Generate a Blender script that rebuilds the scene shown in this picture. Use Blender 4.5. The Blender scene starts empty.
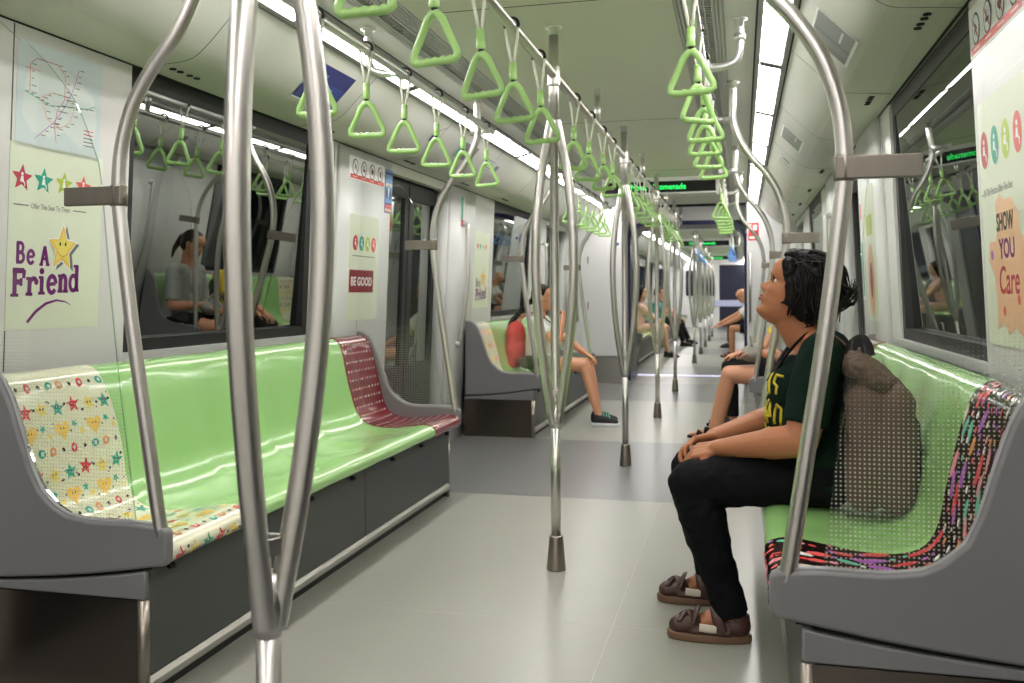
import bpy, bmesh, math, random
from mathutils import Vector, Matrix, Euler
random.seed(7)
SC = bpy.context.scene
COL = SC.collection
PI = math.pi
R = math.radians

# ------------------------------------------------------------------ materials
def lin(c):
    def f(v):
        v /= 255.0
        return v/12.92 if v <= 0.04045 else ((v+0.055)/1.055)**2.4
    return (f(c[0]), f(c[1]), f(c[2]), 1.0)

MATS = {}
LOWSPEC = dict(hair_black=0.22, hair_brown=0.25, denim_black=0.15, shirt_green=0.12, cloth_black=0.2, skin_warm=0.35)
def mat(name, rgb, rough=0.5,  metal=0.0, var=0.0, vscale=8.0, bump=0.0, bscale=60.0,
        coat=0.0, ior=1.5, stretch=None, emit=None, estr=0.0, sheen=0.0, sss=0.0, rvar=0.0):
    m = bpy.data.materials.new(name)
    m.use_nodes = True
    nt = m.node_tree
    b = nt.nodes['Principled BSDF']
    b.inputs['Base Color'].default_value = lin(rgb)
    b.inputs['Roughness'].default_value = rough
    b.inputs['Metallic'].default_value = metal
    b.inputs['IOR'].default_value = ior
    b.inputs['Coat Weight'].default_value = coat
    b.inputs['Coat Roughness'].default_value = 0.13
    if name in LOWSPEC: b.inputs['Specular IOR Level'].default_value = LOWSPEC[name]
    if sheen:
        b.inputs['Sheen Weight'].default_value = sheen
    if sss:
        b.inputs['Subsurface Weight'].default_value = sss
        b.inputs['Subsurface Radius'].default_value = (0.012, 0.005, 0.003)
        b.inputs['Subsurface Scale'].default_value = 0.6
    tc = nt.nodes.new('ShaderNodeTexCoord')
    mp = nt.nodes.new('ShaderNodeMapping')
    if stretch:
        mp.inputs['Scale'].default_value = stretch
    nt.links.new(tc.outputs['Object'], mp.inputs['Vector'])
    if var or rvar:
        n = nt.nodes.new('ShaderNodeTexNoise')
        n.inputs['Scale'].default_value = vscale
        n.inputs['Detail'].default_value = 4.0
        nt.links.new(mp.outputs['Vector'], n.inputs['Vector'])
        if var:
            mx = nt.nodes.new('ShaderNodeMix'); mx.data_type = 'RGBA'
            c = lin(rgb)
            mx.inputs['A'].default_value = tuple(max(0, v*(1-var)) for v in c[:3])+(1,)
            mx.inputs['B'].default_value = tuple(min(1, v*(1+var)) for v in c[:3])+(1,)
            nt.links.new(n.outputs['Fac'], mx.inputs['Factor'])
            nt.links.new(mx.outputs['Result'], b.inputs['Base Color'])
        if rvar:
            mr = nt.nodes.new('ShaderNodeMapRange')
            mr.inputs['To Min'].default_value = max(0.02, rough-rvar)
            mr.inputs['To Max'].default_value = min(1, rough+rvar)
            nt.links.new(n.outputs['Fac'], mr.inputs['Value'])
            nt.links.new(mr.outputs['Result'], b.inputs['Roughness'])
    if bump:
        n2 = nt.nodes.new('ShaderNodeTexNoise')
        n2.inputs['Scale'].default_value = bscale
        n2.inputs['Detail'].default_value = 3.0
        nt.links.new(mp.outputs['Vector'], n2.inputs['Vector'])
        bp = nt.nodes.new('ShaderNodeBump')
        bp.inputs['Strength'].default_value = bump
        bp.inputs['Distance'].default_value = 0.004
        nt.links.new(n2.outputs['Fac'], bp.inputs['Height'])
        nt.links.new(bp.outputs['Normal'], b.inputs['Normal'])
    if emit:
        b.inputs['Emission Color'].default_value = lin(emit)
        b.inputs['Emission Strength'].default_value = estr
    MATS[name] = m
    return m

M = MATS
mat('steel', (214, 211, 205), 0.33, 1.0, bump=0.05, bscale=30, stretch=(12, 12, 0.6), rvar=0.06, vscale=20)
mat('steel_dark', (158, 150, 140), 0.34, 1.0, rvar=0.08, vscale=6, stretch=(1, 1, 8))
mat('steel_plain', (200, 198, 192), 0.35, 1.0)
mat('steel_end', (124, 115, 106), 0.26, 1.0)
mat('steel_clamp', (142, 135, 125), 0.5, 1.0, var=0.12, vscale=30, stretch=(1, 1, 0.1))
mat('steel_white', (222, 222, 218), 0.33, 0.85)
mat('ceiling_paint', (222, 226, 205), 0.42, var=0.03, vscale=3)
mat('cove_paint', (212, 213, 204), 0.38, var=0.02, vscale=3)
mat('soffit_paint', (204, 208, 190), 0.40, var=0.02, vscale=3)
mat('grille_metal', (188, 190, 184), 0.45, 0.3)
mat('black_gap', (18, 18, 18), 0.7)
mat('housing', (150, 152, 148), 0.4, 0.3)
mat('diffuser', (255, 255, 250), 0.5, emit=(255, 250, 248), estr=23.0)
mat('wall_paint', (230, 228, 226), 0.24, var=0.015, vscale=2)
mat('wall_pillar', (214, 215, 211), 0.3, var=0.015, vscale=2)
mat('sill', (205, 206, 203), 0.3)
mat('rubber', (24, 24, 25), 0.5)
mat('frame_black', (22, 22, 24), 0.5)
mat('bulkhead', (234, 234, 233), 0.35)
mat('navy', (38, 40, 92), 0.4)
mat('navy_dark', (20, 24, 52), 0.35)
mat('band_blue', (190, 196, 226), 0.35)
mat('tunnel', (22, 23, 24), 0.9, var=0.3, vscale=2)
mat('tunnel_cable', (48, 48, 46), 0.8)
mat('seat_green', (160, 211, 130), 0.24, coat=0.6, var=0.03, vscale=2)
mat('seat_cream', (236, 236, 206), 0.16, coat=0.4)
mat('seat_maroon', (128, 22, 42), 0.18, coat=0.4, var=0.05, vscale=3)
mat('seat_black', (34, 22, 22), 0.2, coat=0.4)
mat('cap_grey', (124, 123, 124), 0.42, bump=0.04, bscale=400)
mat('cap_light', (186, 182, 178), 0.35)
mat('highlight_grey', (168, 168, 168), 0.3)  # paler than the cap itself: its edge highlight put into colour
mat('panel_dark', (62, 66, 63), 0.36, var=0.04, vscale=4)
mat('panel_black', (30, 31, 30), 0.5)
mat('handle_green', (168, 212, 128), 0.3, coat=0.2, bump=0.04, bscale=30)
mat('handle_blue', (120, 165, 230), 0.35)
mat('strap_pale', (226, 228, 208), 0.5)
mat('clip_black', (22, 22, 22), 0.4)
mat('led_black', (10, 10, 10), 0.25)
mat('led_green', (20, 60, 30), 0.5, emit=(40, 255, 110), estr=1.6)
mat('white_plastic', (232, 232, 230), 0.35)
mat('red_sign', (206, 32, 30), 0.4)
mat('strip_light', (205, 205, 235), 0.3, emit=(200, 200, 255), estr=1.2)
# print inks
for nm, c in dict(ink_greenbg=(230, 236, 214), ink_mapbg=(208, 220, 222), ink_mapland=(220, 228, 226), ink_red=(196, 34, 66),
                  ink_teal=(30, 168, 142), ink_lime=(186, 206, 62), ink_coral=(238, 98, 96), ink_grey=(96, 96, 92),
                  ink_purple=(118, 20, 116), ink_gold=(246, 204, 88), ink_goldlt=(244, 226, 108), ink_white=(250, 250, 248),
                  ink_shadow=(120, 122, 122), ink_black=(26, 24, 24), ink_maroon=(140, 24, 44), ink_peach=(243, 194, 150),
                  ink_blue=(52, 72, 158), ink_sky=(120, 172, 222), ink_navy=(46, 52, 120), ink_paper=(214, 216, 212),
                  ink_orange=(232, 150, 74), ink_violet=(170, 90, 190), ink_mint=(98, 196, 160), ink_scarlet=(220, 56, 60),
                  ink_yellow=(242, 216, 96), ink_pale=(232, 224, 206), ink_pink=(238, 150, 160)).items():
    mat(nm, c, 0.3)
# people
mat('skin_warm', (172, 114, 80), 0.48, sss=0.12, var=0.06, vscale=14)
mat('skin_tan', (206, 148, 114), 0.5, sss=0.1, var=0.05, vscale=14)
mat('skin_pale', (224, 178, 148), 0.5, sss=0.1, var=0.05, vscale=14)
mat('lip', (150, 78, 70), 0.4)
mat('eye_white', (232, 228, 222), 0.2)
mat('eye_dark', (24, 16, 14), 0.15)
mat('hair_black', (12, 8, 7), 0.5, bump=0.5, bscale=60, stretch=(3, 3, 0.7))
mat('hair_brown', (46, 34, 28), 0.4, bump=0.4, bscale=60, stretch=(3, 3, 0.7))
mat('shirt_green', (15, 33, 25), 0.9, bump=0.25, bscale=14, var=0.1, vscale=5)
mat('shirt_ink', (196, 176, 44), 0.8)
mat('denim_black', (15, 15, 19), 0.85, bump=0.4, bscale=26, var=0.2, vscale=8)
mat('leather_brown', (68, 42, 34), 0.42, bump=0.3, bscale=60, var=0.15, vscale=20)
mat('sole_brown', (112, 84, 62), 0.6)
mat('strap_white', (214, 206, 190), 0.5)
mat('bag_brown', (86, 67, 52), 0.8, bump=0.4, bscale=30, var=0.12, vscale=7)
mat('bag_dark', (46, 40, 36), 0.8, bump=0.3, bscale=30)
mat('bag_red', (206, 62, 56), 0.6, bump=0.3, bscale=20, var=0.08, vscale=6)
mat('cloth_white', (226, 226, 222), 0.85, bump=0.25, bscale=14)
mat('cloth_grey', (160, 164, 158), 0.85, bump=0.25, bscale=14)
mat('cloth_black', (24, 24, 26), 0.85, bump=0.25, bscale=14)
mat('cloth_olive', (70, 74, 58), 0.85, bump=0.25, bscale=14)
mat('cloth_yellow', (226, 196, 62), 0.8)
mat('cloth_pink', (222, 178, 166), 0.85)
mat('cloth_teal', (96, 156, 160), 0.85)
mat('bag_grey', (140, 138, 130), 0.7, bump=0.3, bscale=20)
mat('shoe_black', (24, 25, 28), 0.55)
mat('shoe_mint', (110, 206, 176), 0.5)
mat('shoe_sole', (226, 230, 236), 0.5)
mat('metal_gold', (226, 186, 92), 0.25, 1.0)
mat('sock_pink', (232, 150, 150), 0.8)

def floor_mat():
    m = bpy.data.materials.new('floor_vinyl'); m.use_nodes = True
    nt = m.node_tree; b = nt.nodes['Principled BSDF']
    tc = nt.nodes.new('ShaderNodeTexCoord')
    def noise(scale, detail=3):
        n = nt.nodes.new('ShaderNodeTexNoise'); n.inputs['Scale'].default_value = scale
        n.inputs['Detail'].default_value = detail
        nt.links.new(tc.outputs['Object'], n.inputs['Vector']); return n
    n1 = noise(2.2, 5); n2 = noise(110, 2)
    r1 = nt.nodes.new('ShaderNodeValToRGB')
    r1.color_ramp.elements[0].position = 0.2; r1.color_ramp.elements[0].color = lin((154, 154, 144))
    r1.color_ramp.elements[1].position = 0.75; r1.color_ramp.elements[1].color = lin((161, 161, 151))
    nt.links.new(n1.outputs['Fac'], r1.inputs['Fac'])
    r2 = nt.nodes.new('ShaderNodeValToRGB')
    r2.color_ramp.elements[0].position = 0.27; r2.color_ramp.elements[0].color = (0.45, 0.44, 0.40, 1)
    r2.color_ramp.elements[1].position = 0.33; r2.color_ramp.elements[1].color = (1, 1, 1, 1)
    nt.links.new(n2.outputs['Fac'], r2.inputs['Fac'])
    mx = nt.nodes.new('ShaderNodeMix'); mx.data_type = 'RGBA'; mx.blend_type = 'MULTIPLY'
    mx.inputs['Factor'].default_value = 0.6
    nt.links.new(r1.outputs['Color'], mx.inputs['A']); nt.links.new(r2.outputs['Color'], mx.inputs['B'])
    nt.links.new(mx.outputs['Result'], b.inputs['Base Color'])
    mr = nt.nodes.new('ShaderNodeMapRange')
    mr.inputs['To Min'].default_value = 0.27; mr.inputs['To Max'].default_value = 0.33
    nt.links.new(n1.outputs['Fac'], mr.inputs['Value']); nt.links.new(mr.outputs['Result'], b.inputs['Roughness'])
    MATS['floor_light'] = m
floor_mat()
mat('floor_dark', (118, 119, 118), 0.28, var=0.03, vscale=2)

def glass_pane_mat(name, tint, gloss_ior, rough=0.0):
    """clear sheet: transparent body, Fresnel reflection on top"""
    m = bpy.data.materials.new(name); m.use_nodes = True
    nt = m.node_tree
    for n in list(nt.nodes): nt.nodes.remove(n)
    out = nt.nodes.new('ShaderNodeOutputMaterial')
    tr = nt.nodes.new('ShaderNodeBsdfTransparent'); tr.inputs['Color'].default_value = tint
    gl = nt.nodes.new('ShaderNodeBsdfGlossy'); gl.inputs['Roughness'].default_value = rough
    gl.inputs['Color'].default_value = (0.93, 0.97, 0.93, 1)
    fr = nt.nodes.new('ShaderNodeFresnel'); fr.inputs['IOR'].default_value = gloss_ior
    mx = nt.nodes.new('ShaderNodeMixShader')
    nt.links.new(fr.outputs['Fac'], mx.inputs['Fac'])
    nt.links.new(tr.outputs[0], mx.inputs[1]); nt.links.new(gl.outputs[0], mx.inputs[2])
    nt.links.new(mx.outputs[0], out.inputs['Surface'])
    MATS[name] = m
    return m
glass_pane_mat('window_glass', (0.10, 0.11, 0.11, 1), 3.9)
glass_pane_mat('screen_glass', (0.975, 0.985, 0.975, 1), 1.30)
glass_pane_mat('screen_edge', (0.55, 0.68, 0.60, 1), 1.45)

def dotted_glass():
    """clear sheet carrying a printed grid of small white dots in its lower part"""
    m = bpy.data.materials.new('dotted_glass'); m.use_nodes = True
    nt = m.node_tree
    for n in list(nt.nodes): nt.nodes.remove(n)
    N = nt.nodes.new; L = nt.links.new
    out = N('ShaderNodeOutputMaterial')
    tc = N('ShaderNodeTexCoord'); sp = N('ShaderNodeSeparateXYZ'); L(tc.outputs['Object'], sp.inputs[0])
    def math_(op, a, b=None):
        n = N('ShaderNodeMath'); n.operation = op
        for i, v in enumerate((a, b)):
            if v is None: continue
            if isinstance(v, (int, float)): n.inputs[i].default_value = v
            else: L(v, n.inputs[i])
        return n.outputs[0]
    ax = math_('ABSOLUTE', sp.outputs['X'])
    pitch = 0.0098
    rowf = math_('DIVIDE', sp.outputs['Z'], pitch)
    row = math_('FLOOR', rowf)
    odd = math_('MULTIPLY', math_('MODULO', row, 2.0), 0.0)
    fx = math_('SUBTRACT', math_('FRACT', math_('ADD', math_('DIVIDE', sp.outputs['X'], pitch), odd)), 0.5)
    fz = math_('SUBTRACT', math_('FRACT', rowf), 0.5)
    d = math_('SQRT', math_('ADD', math_('MULTIPLY', fx, fx), math_('MULTIPLY', fz, fz)))
    # the object's origin stands on the end cap; dots thin out towards a line that climbs to the wall
    top = math_('ADD', math_('MULTIPLY', math_('SUBTRACT', ax, 0.10), 0.45), 0.44)
    fade = math_('MULTIPLY', math_('SUBTRACT', top, sp.outputs['Z']), 3.2)
    rad = math_('MINIMUM', math_('MULTIPLY', fade, 0.3), 0.235)
    msk = math_('LESS_THAN', d, rad)
    tr = N('ShaderNodeBsdfTransparent'); tr.inputs['Color'].default_value = (0.975, 0.985, 0.975, 1)
    gl = N('ShaderNodeBsdfGlossy'); gl.inputs['Roughness'].default_value = 0.0
    fr = N('ShaderNodeFresnel'); fr.inputs['IOR'].default_value = 1.30
    mx = N('ShaderNodeMixShader'); L(fr.outputs[0], mx.inputs[0]); L(tr.outputs[0], mx.inputs[1]); L(gl.outputs[0], mx.inputs[2])
    df = N('ShaderNodeBsdfDiffuse'); df.inputs['Color'].default_value = lin((242, 241, 228))
    tl = N('ShaderNodeBsdfTranslucent'); tl.inputs['Color'].default_value = lin((242, 241, 228))
    mt = N('ShaderNodeMixShader'); mt.inputs[0].default_value = 0.4
    L(df.outputs[0], mt.inputs[1]); L(tl.outputs[0], mt.inputs[2])
    soft = N('ShaderNodeMixShader'); L(math_('MULTIPLY', msk, 0.54), soft.inputs[0])
    L(mx.outputs[0], soft.inputs[1]); L(mt.outputs[0], soft.inputs[2])
    L(soft.outputs[0], out.inputs['Surface'])
    MATS['dotted_glass'] = m
dotted_glass()

# ------------------------------------------------------------------ mesh builder
def catmull(pts, n=6):
    pts = [Vector(p) for p in pts]
    out = []
    for i in range(len(pts)-1):
        p0 = pts[max(i-1, 0)]; p1 = pts[i]; p2 = pts[i+1]; p3 = pts[min(i+2, len(pts)-1)]
        for k in range(n):
            t = k/n
            out.append(0.5*((2*p1)+(p2-p0)*t+(2*p0-5*p1+4*p2-p3)*t*t+(3*p1-p0-3*p2+p3)*t**3))
    out.append(pts[-1])
    return out

class MB:
    def __init__(s):
        s.bm = bmesh.new()
    def face(s, vs, mi=0, smooth=False):
        try:
            f = s.bm.faces.new(vs)
        except ValueError:
            return None
        f.material_index = mi; f.smooth = smooth
        return f
    def box(s, lo, hi, mi=0, bev=0.0, xf=None):
        x0, y0, z0 = lo; x1, y1, z1 = hi
        x0, x1 = min(x0, x1), max(x0, x1); y0, y1 = min(y0, y1), max(y0, y1); z0, z1 = min(z0, z1), max(z0, z1)
        tb = bmesh.new()
        v = [tb.verts.new(p) for p in ((x0,y0,z0),(x1,y0,z0),(x1,y1,z0),(x0,y1,z0),(x0,y0,z1),(x1,y0,z1),(x1,y1,z1),(x0,y1,z1))]
        for q in ((3,2,1,0),(4,5,6,7),(0,1,5,4),(1,2,6,5),(2,3,7,6),(3,0,4,7)):
            tb.faces.new([v[i] for i in q])
        if bev:
            bmesh.ops.bevel(tb, geom=list(tb.edges), offset=bev, segments=2, affect='EDGES', profile=0.5)
        s.merge(tb, mi, xf)
    def merge(s, tb, mi=None, xf=None, smooth=None):
        mp = {}
        for v in tb.verts:
            mp[v] = s.bm.verts.new(xf @ v.co if xf else v.co)
        for f in tb.faces:
            try:
                g = s.bm.faces.new([mp[v] for v in f.verts])
            except ValueError:
                continue
            g.material_index = f.material_index if mi is None else mi
            g.smooth = f.smooth if smooth is None else smooth
        tb.free()
    def tube(s, path, r, seg=14, mi=0, cap=True, closed=False, flat=None):
        """round bar along a path; r is a number or one radius per point"""
        P = [Vector(p) for p in path]
        n = len(P)
        rr = r if isinstance(r, (list, tuple)) else [r]*n
        T = []
        for i in range(n):
            if closed:
                t = P[(i+1) % n]-P[i-1]
            else:
                t = P[min(i+1, n-1)]-P[max(i-1, 0)]
            T.append(t.normalized())
        u = Vector((0, 0, 1)) if abs(T[0].z) < 0.9 else Vector((0, 1, 0))
        u = (u-T[0]*u.dot(T[0])).normalized()
        rings = []
        for i in range(n):
            u = (u-T[i]*u.dot(T[i]))
            u = u.normalized() if u.length > 1e-6 else T[i].orthogonal().normalized()
            w = T[i].cross(u)
            fl = flat or (1, 1)
            rings.append([s.bm.verts.new(P[i]+(u*math.cos(2*PI*k/seg)*fl[0]+w*math.sin(2*PI*k/seg)*fl[1])*rr[i]) for k in range(seg)])
        m = n if closed else n-1
        for i in range(m):
            a = rings[i]; b = rings[(i+1) % n]
            for k in range(seg):
                s.face([a[k], a[(k+1) % seg], b[(k+1) % seg], b[k]], mi, True)
        if cap and not closed:
            s.face(list(reversed(rings[0])), mi); s.face(rings[-1], mi)
    def lathe(s, prof, c, seg=20, mi=0):
        """prof: (radius, z) list, turned about the vertical through c"""
        rings = []
        for (r, z) in prof:
            rings.append([s.bm.verts.new((c[0]+r*math.cos(2*PI*k/seg), c[1]+r*math.sin(2*PI*k/seg), c[2]+z)) for k in range(seg)])
        for a, b in zip(rings, rings[1:]):
            for k in range(seg):
                s.face([a[k], a[(k+1) % seg], b[(k+1) % seg], b[k]], mi, True)
        s.face(list(reversed(rings[0])), mi); s.face(rings[-1], mi)
    def prism(s, poly, f, t0, t1, mi=0, bev=0.0, smooth=False, side_mi=None):
        """poly (a,b) list extruded from t0 to t1, f(a,b,t) -> point"""
        tb = bmesh.new()
        A = [tb.verts.new(f(a, b, t0)) for a, b in poly]
        B = [tb.verts.new(f(a, b, t1)) for a, b in poly]
        n = len(poly)
        tb.faces.new(A).material_index = mi; tb.faces.new(list(reversed(B))).material_index = mi
        for i in range(n):
            q = tb.faces.new([A[i], B[i], B[(i+1) % n], A[(i+1) % n]])
            q.material_index = mi if side_mi is None else side_mi
        bmesh.ops.recalc_face_normals(tb, faces=list(tb.faces))
        if bev:
            es = [e for e in tb.edges if len(e.link_faces) == 2 and any(len(fc.verts) > 4 for fc in e.link_faces)]
            bmesh.ops.bevel(tb, geom=es, offset=bev, segments=3, affect='EDGES', profile=0.5)
            for fc in tb.faces: fc.smooth = len(fc.verts) <= 4
        if smooth:
            for fc in tb.faces: fc.smooth = True
        s.merge(tb)
    def ball(s, c, r, mi=0, seg=2, rot=None):
        tb = bmesh.new()
        bmesh.ops.create_icosphere(tb, subdivisions=seg, radius=1.0)
        rx = r if isinstance(r, (tuple, list)) else (r, r, r)
        X = Matrix.Translation(Vector(c)) @ (rot.to_4x4() if rot else Matrix.Identity(4)) @ Matrix.Diagonal((*rx, 1))
        s.merge(tb, mi, X, True)
    def grid(s, nu, nv, f, mi=0, smooth=True):
        V = [[s.bm.verts.new(f(i, j)) for j in range(nv)] for i in range(nu)]
        for i in range(nu-1):
            for j in range(nv-1):
                s.face([V[i][j], V[i+1][j], V[i+1][j+1], V[i][j+1]], mi(i, j) if callable(mi) else mi, smooth)
        return V
    def build(s, name, mats, parent=None, recalc=False, org=None):
        if recalc:
            bmesh.ops.recalc_face_normals(s.bm, faces=list(s.bm.faces))
        me = bpy.data.meshes.new(name)
        o = Vector((0, 0, 0))
        if parent is not None:
            p = parent
            while p is not None:
                o += p.location; p = p.parent
        elif org is not None:
            o = Vector(org)
        if o.length > 0:
            bmesh.ops.translate(s.bm, verts=list(s.bm.verts), vec=-o)
        s.bm.to_mesh(me); s.bm.free()
        for m in (mats if isinstance(mats, (list, tuple)) else [mats]):
            me.materials.append(MATS[m] if isinstance(m, str) else m)
        ob = bpy.data.objects.new(name, me)
        COL.objects.link(ob)
        if parent is not None:
            ob.parent = parent
        elif org is not None:
            ob.location = org
        return ob

def tag(o, label, cat, group=None):
    o['label'] = label; o['category'] = cat
    if group: o['group'] = group
    return o
def thing(name, label, cat, loc=(0, 0, 0), group=None):
    o = bpy.data.objects.new(name, None); COL.objects.link(o)
    o.empty_display_size = 0.1
    o.location = loc
    return tag(o, label, cat, group)
def struct(o):
    o['kind'] = 'structure'
    return o
KIDS = {}
def dup(root, loc, label=None, group=None, rotz=None):
    """copy of a thing with copies of its parts and sub-parts"""
    r = root.copy(); COL.objects.link(r); r.location = loc
    if rotz is not None: r.rotation_euler = (0, 0, rotz)
    if label: r['label'] = label
    if group: r['group'] = group
    def rec(a, b):
        for ch in list(a.children):
            c = ch.copy(); COL.objects.link(c); c.parent = b
            rec(ch, c)
    rec(root, r)
    return r

ORD = ['first','second','third','fourth','fifth','sixth','seventh','eighth','ninth','tenth','eleventh','twelfth','thirteenth',
       'fourteenth','fifteenth','sixteenth','seventeenth','eighteenth','nineteenth','twentieth','twenty-first','twenty-second',
       'twenty-third','twenty-fourth','twenty-fifth','twenty-sixth']

# ------------------------------------------------------------------ 2-D print helpers
def text_geo(s, size=1.0, bold=0.0, align='LEFT'):
    cu = bpy.data.curves.new('t', 'FONT'); cu.body = s; cu.size = size; cu.offset = bold; cu.align_x = align
    cu.resolution_u = 3
    ob = bpy.data.objects.new('t', cu); COL.objects.link(ob)
    dg = bpy.context.evaluated_depsgraph_get()
    me = ob.evaluated_get(dg).to_mesh()
    vs = [(v.co.x, v.co.y) for v in me.vertices]; fs = [tuple(p.vertices) for p in me.polygons]
    ob.evaluated_get(dg).to_mesh_clear()
    bpy.data.objects.remove(ob); bpy.data.curves.remove(cu)
    return vs, fs

class Print:
    """flat artwork built on a surface: f(u, v, lift) -> world point"""
    def __init__(s, f):
        s.f = f; s.mb = MB(); s.mats = []; s.lift = 0.0
    def mi(s, m):
        if m not in s.mats: s.mats.append(m)
        return s.mats.index(m)
    def poly(s, pts, m, lift):
        vs = [s.mb.bm.verts.new(s.f(u, v, lift)) for u, v in pts]
        if len(vs) > 4:
            c = s.mb.bm.verts.new(s.f(sum(p[0] for p in pts)/len(pts), sum(p[1] for p in pts)/len(pts), lift))
            for i in range(len(vs)):
                s.mb.face([c, vs[i], vs[(i+1) % len(vs)]], s.mi(m))
        else:
            s.mb.face(vs, s.mi(m))
    def rect(s, u0, v0, u1, v1, m, lift):
        s.poly([(u0, v0), (u1, v0), (u1, v1), (u0, v1)], m, lift)
    def slab(s, u0, v0, u1, v1, m, lift, r=0.0):
        """sheet with a thickness, its rim folded down onto the wall"""
        pts = [(u0, v0), (u1, v0), (u1, v1), (u0, v1)]
        if r:
            pts = []
            for cx, cy, a0 in ((u1-r, v1-r, 0), (u0+r, v1-r, 90), (u0+r, v0+r, 180), (u1-r, v0+r, 270)):
                for k in range(5):
                    a = R(a0+k*22.5); pts.append((cx+r*math.cos(a), cy+r*math.sin(a)))
        s.poly(pts, m, lift)
        n = len(pts)
        for i in range(n):
            a, b = pts[i], pts[(i+1) % n]
            s.mb.face([s.mb.bm.verts.new(s.f(*a, lift)), s.mb.bm.verts.new(s.f(*b, lift)), s.mb.bm.verts.new(s.f(*b, 0.0)), s.mb.bm.verts.new(s.f(*a, 0.0))], s.mi(m))
    def ell(s, u, v, a, b, m, lift, n=14, rot=0):
        ca, sa = math.cos(rot), math.sin(rot)
        s.poly([(u+a*math.cos(2*PI*k/n)*ca-b*math.sin(2*PI*k/n)*sa, v+a*math.cos(2*PI*k/n)*sa+b*math.sin(2*PI*k/n)*ca) for k in range(n)], m, lift)
    def star(s, u, v, r, m, lift, rot=0.0, inner=0.42, sx=1.0):
        s.poly([(u+sx*(r if k % 2 == 0 else r*inner)*math.sin(rot+PI*k/5), v+(r if k % 2 == 0 else r*inner)*math.cos(rot+PI*k/5)) for k in range(10)], m, lift)
    def stroke(s, pts, w, m, lift):
        pts = [Vector((p[0], p[1], 0)) for p in pts]
        L_, R_ = [], []
        for i, p in enumerate(pts):
            t = (pts[min(i+1, len(pts)-1)]-pts[max(i-1, 0)]).normalized()
            n = Vector((-t.y, t.x, 0))
            ww = w[i] if isinstance(w, (list, tuple)) else w
            L_.append(p+n*ww/2); R_.append(p-n*ww/2)
        for i in range(len(pts)-1):
            s.poly([(q.x, q.y) for q in (R_[i], R_[i+1], L_[i+1], L_[i])], m, lift)
    def text(s, body, u, v, size, m, lift, bold=0.0, align='LEFT', sx=1.0, shear=0.0):
        vs, fs = text_geo(body, size, bold, align)
        V = [s.mb.bm.verts.new(s.f(u+x*sx+shear*y, v+y, lift)) for x, y in vs]
        for f in fs:
            s.mb.face([V[i] for i in f], s.mi(m))
    def build(s, name, org, parent=None):
        return s.mb.build(name, s.mats, parent, org=None if parent else org)
# ------------------------------------------------------------------ the setting
CEIL = 2.145
YB, YE, Y2, YF = -2.6, 12.3, 13.0, 30.0       # back of this car, its far end, next car, its end
def wx(z):                                    # half width of the car at height z (walls lean in)
    return 1.330+0.045*(1.892-z)
def wall_f(side, off=0.0):
    return lambda u, v, t=0.0: Vector((side*(wx(v)-t-off), u, v))
# floor with its darker strips in front of the doors
zones = [(YB, -1.9, 1), (-1.9, 0.1, 0), (0.1, 2.02, 1), (2.02, 4.84, 0), (4.84, 6.76, 1), (6.76, 9.36, 0), (9.36, 11.2, 1), (11.2, 12.15, 0),
         (12.45, 13.9, 1), (13.9, 16.6, 0), (16.6, 18.4, 1), (18.4, 21.2, 0), (21.2, 23.0, 1), (23.0, 26.0, 0), (26.0, YF, 1)]
mb = MB()
for a, b, k in zones:
    mb.box((-1.42, a, -0.04), (1.42, b-0.0008, 0.0), k)
for y in (3.0, 8.0):                          # sheet joints: a groove's dark filler
    mb.box((-0.80, y, -0.02), (0.80, y+0.003, 0.0004), 2)
mb.box((0.30, 2.02, -0.02), (0.302, 4.84, 0.0004), 2)
struct(mb.build('floor', ['floor_light', 'floor_dark', 'grille_metal']))
mb = MB(); mb.box((-0.75, 12.15, -0.04), (0.85, 12.45, 0.004), 0)
mb.box((-0.70, 12.28, 0.004), (0.80, 12.33, 0.008), 1)
struct(mb.build('trim_threshold', ['steel_white', 'strip_light']))

# ceiling: flat middle, ribbed air grilles, strip beside the lamps
def ceil_block(y0, y1, name):
    mb = MB()
    mb.box((-0.43, y0, CEIL), (0.43, y1, CEIL+0.05), 0)
    for s in (-1, 1):
        mb.box((s*0.555, y0, CEIL+0.03), (s*0.615, y1, CEIL+0.06), 2)
        mb.box((s*0.43, y0, CEIL+0.008), (s*0.555, y1, CEIL+0.06), 3); mb.box((s*0.615, y0, CEIL+0.008), (s*0.66, y1, CEIL+0.06), 3)
        mb.box((s*0.43, y0, CEIL), (s*0.478, y1, CEIL+0.05), 0)
        mb.box((s*0.66, y0, CEIL), (s*0.775, y1, CEIL+0.05), 1)
        x = 0.482
        while x < 0.655:                     # long ribs
            if not 0.555 < x < 0.612:
                mb.box((s*x, y0, CEIL-0.004), (s*(x+0.0105), y1, CEIL+0.031), 3)
            x += 0.0145
        n = int((min(y1, 13)-y0)/0.03)
        for i in range(n):                   # cross webs of the perforated strip
            y = y0+i*0.03
            mb.box((s*0.560, y, CEIL+0.002), (s*0.612, y+0.012, CEIL+0.031), 3)
        mb.box((s*0.584, y0, CEIL+0.001), (s*0.589, y1, CEIL+0.031), 3)
    # cross joints of the ceiling panels
    y = y0+1.2
    while y < y1:
        mb.box((-0.43, y, CEIL-0.001), (0.43, y+0.004, CEIL+0.01), 2)
        y += 2.34
    return struct(mb.build(name, ['ceiling_paint', 'cove_paint', 'black_gap', 'grille_metal']))
ceil_block(YB, 11.1, 'ceiling')
ceil_block(Y2+0.8, YF, 'ceiling_next_car')

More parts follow.
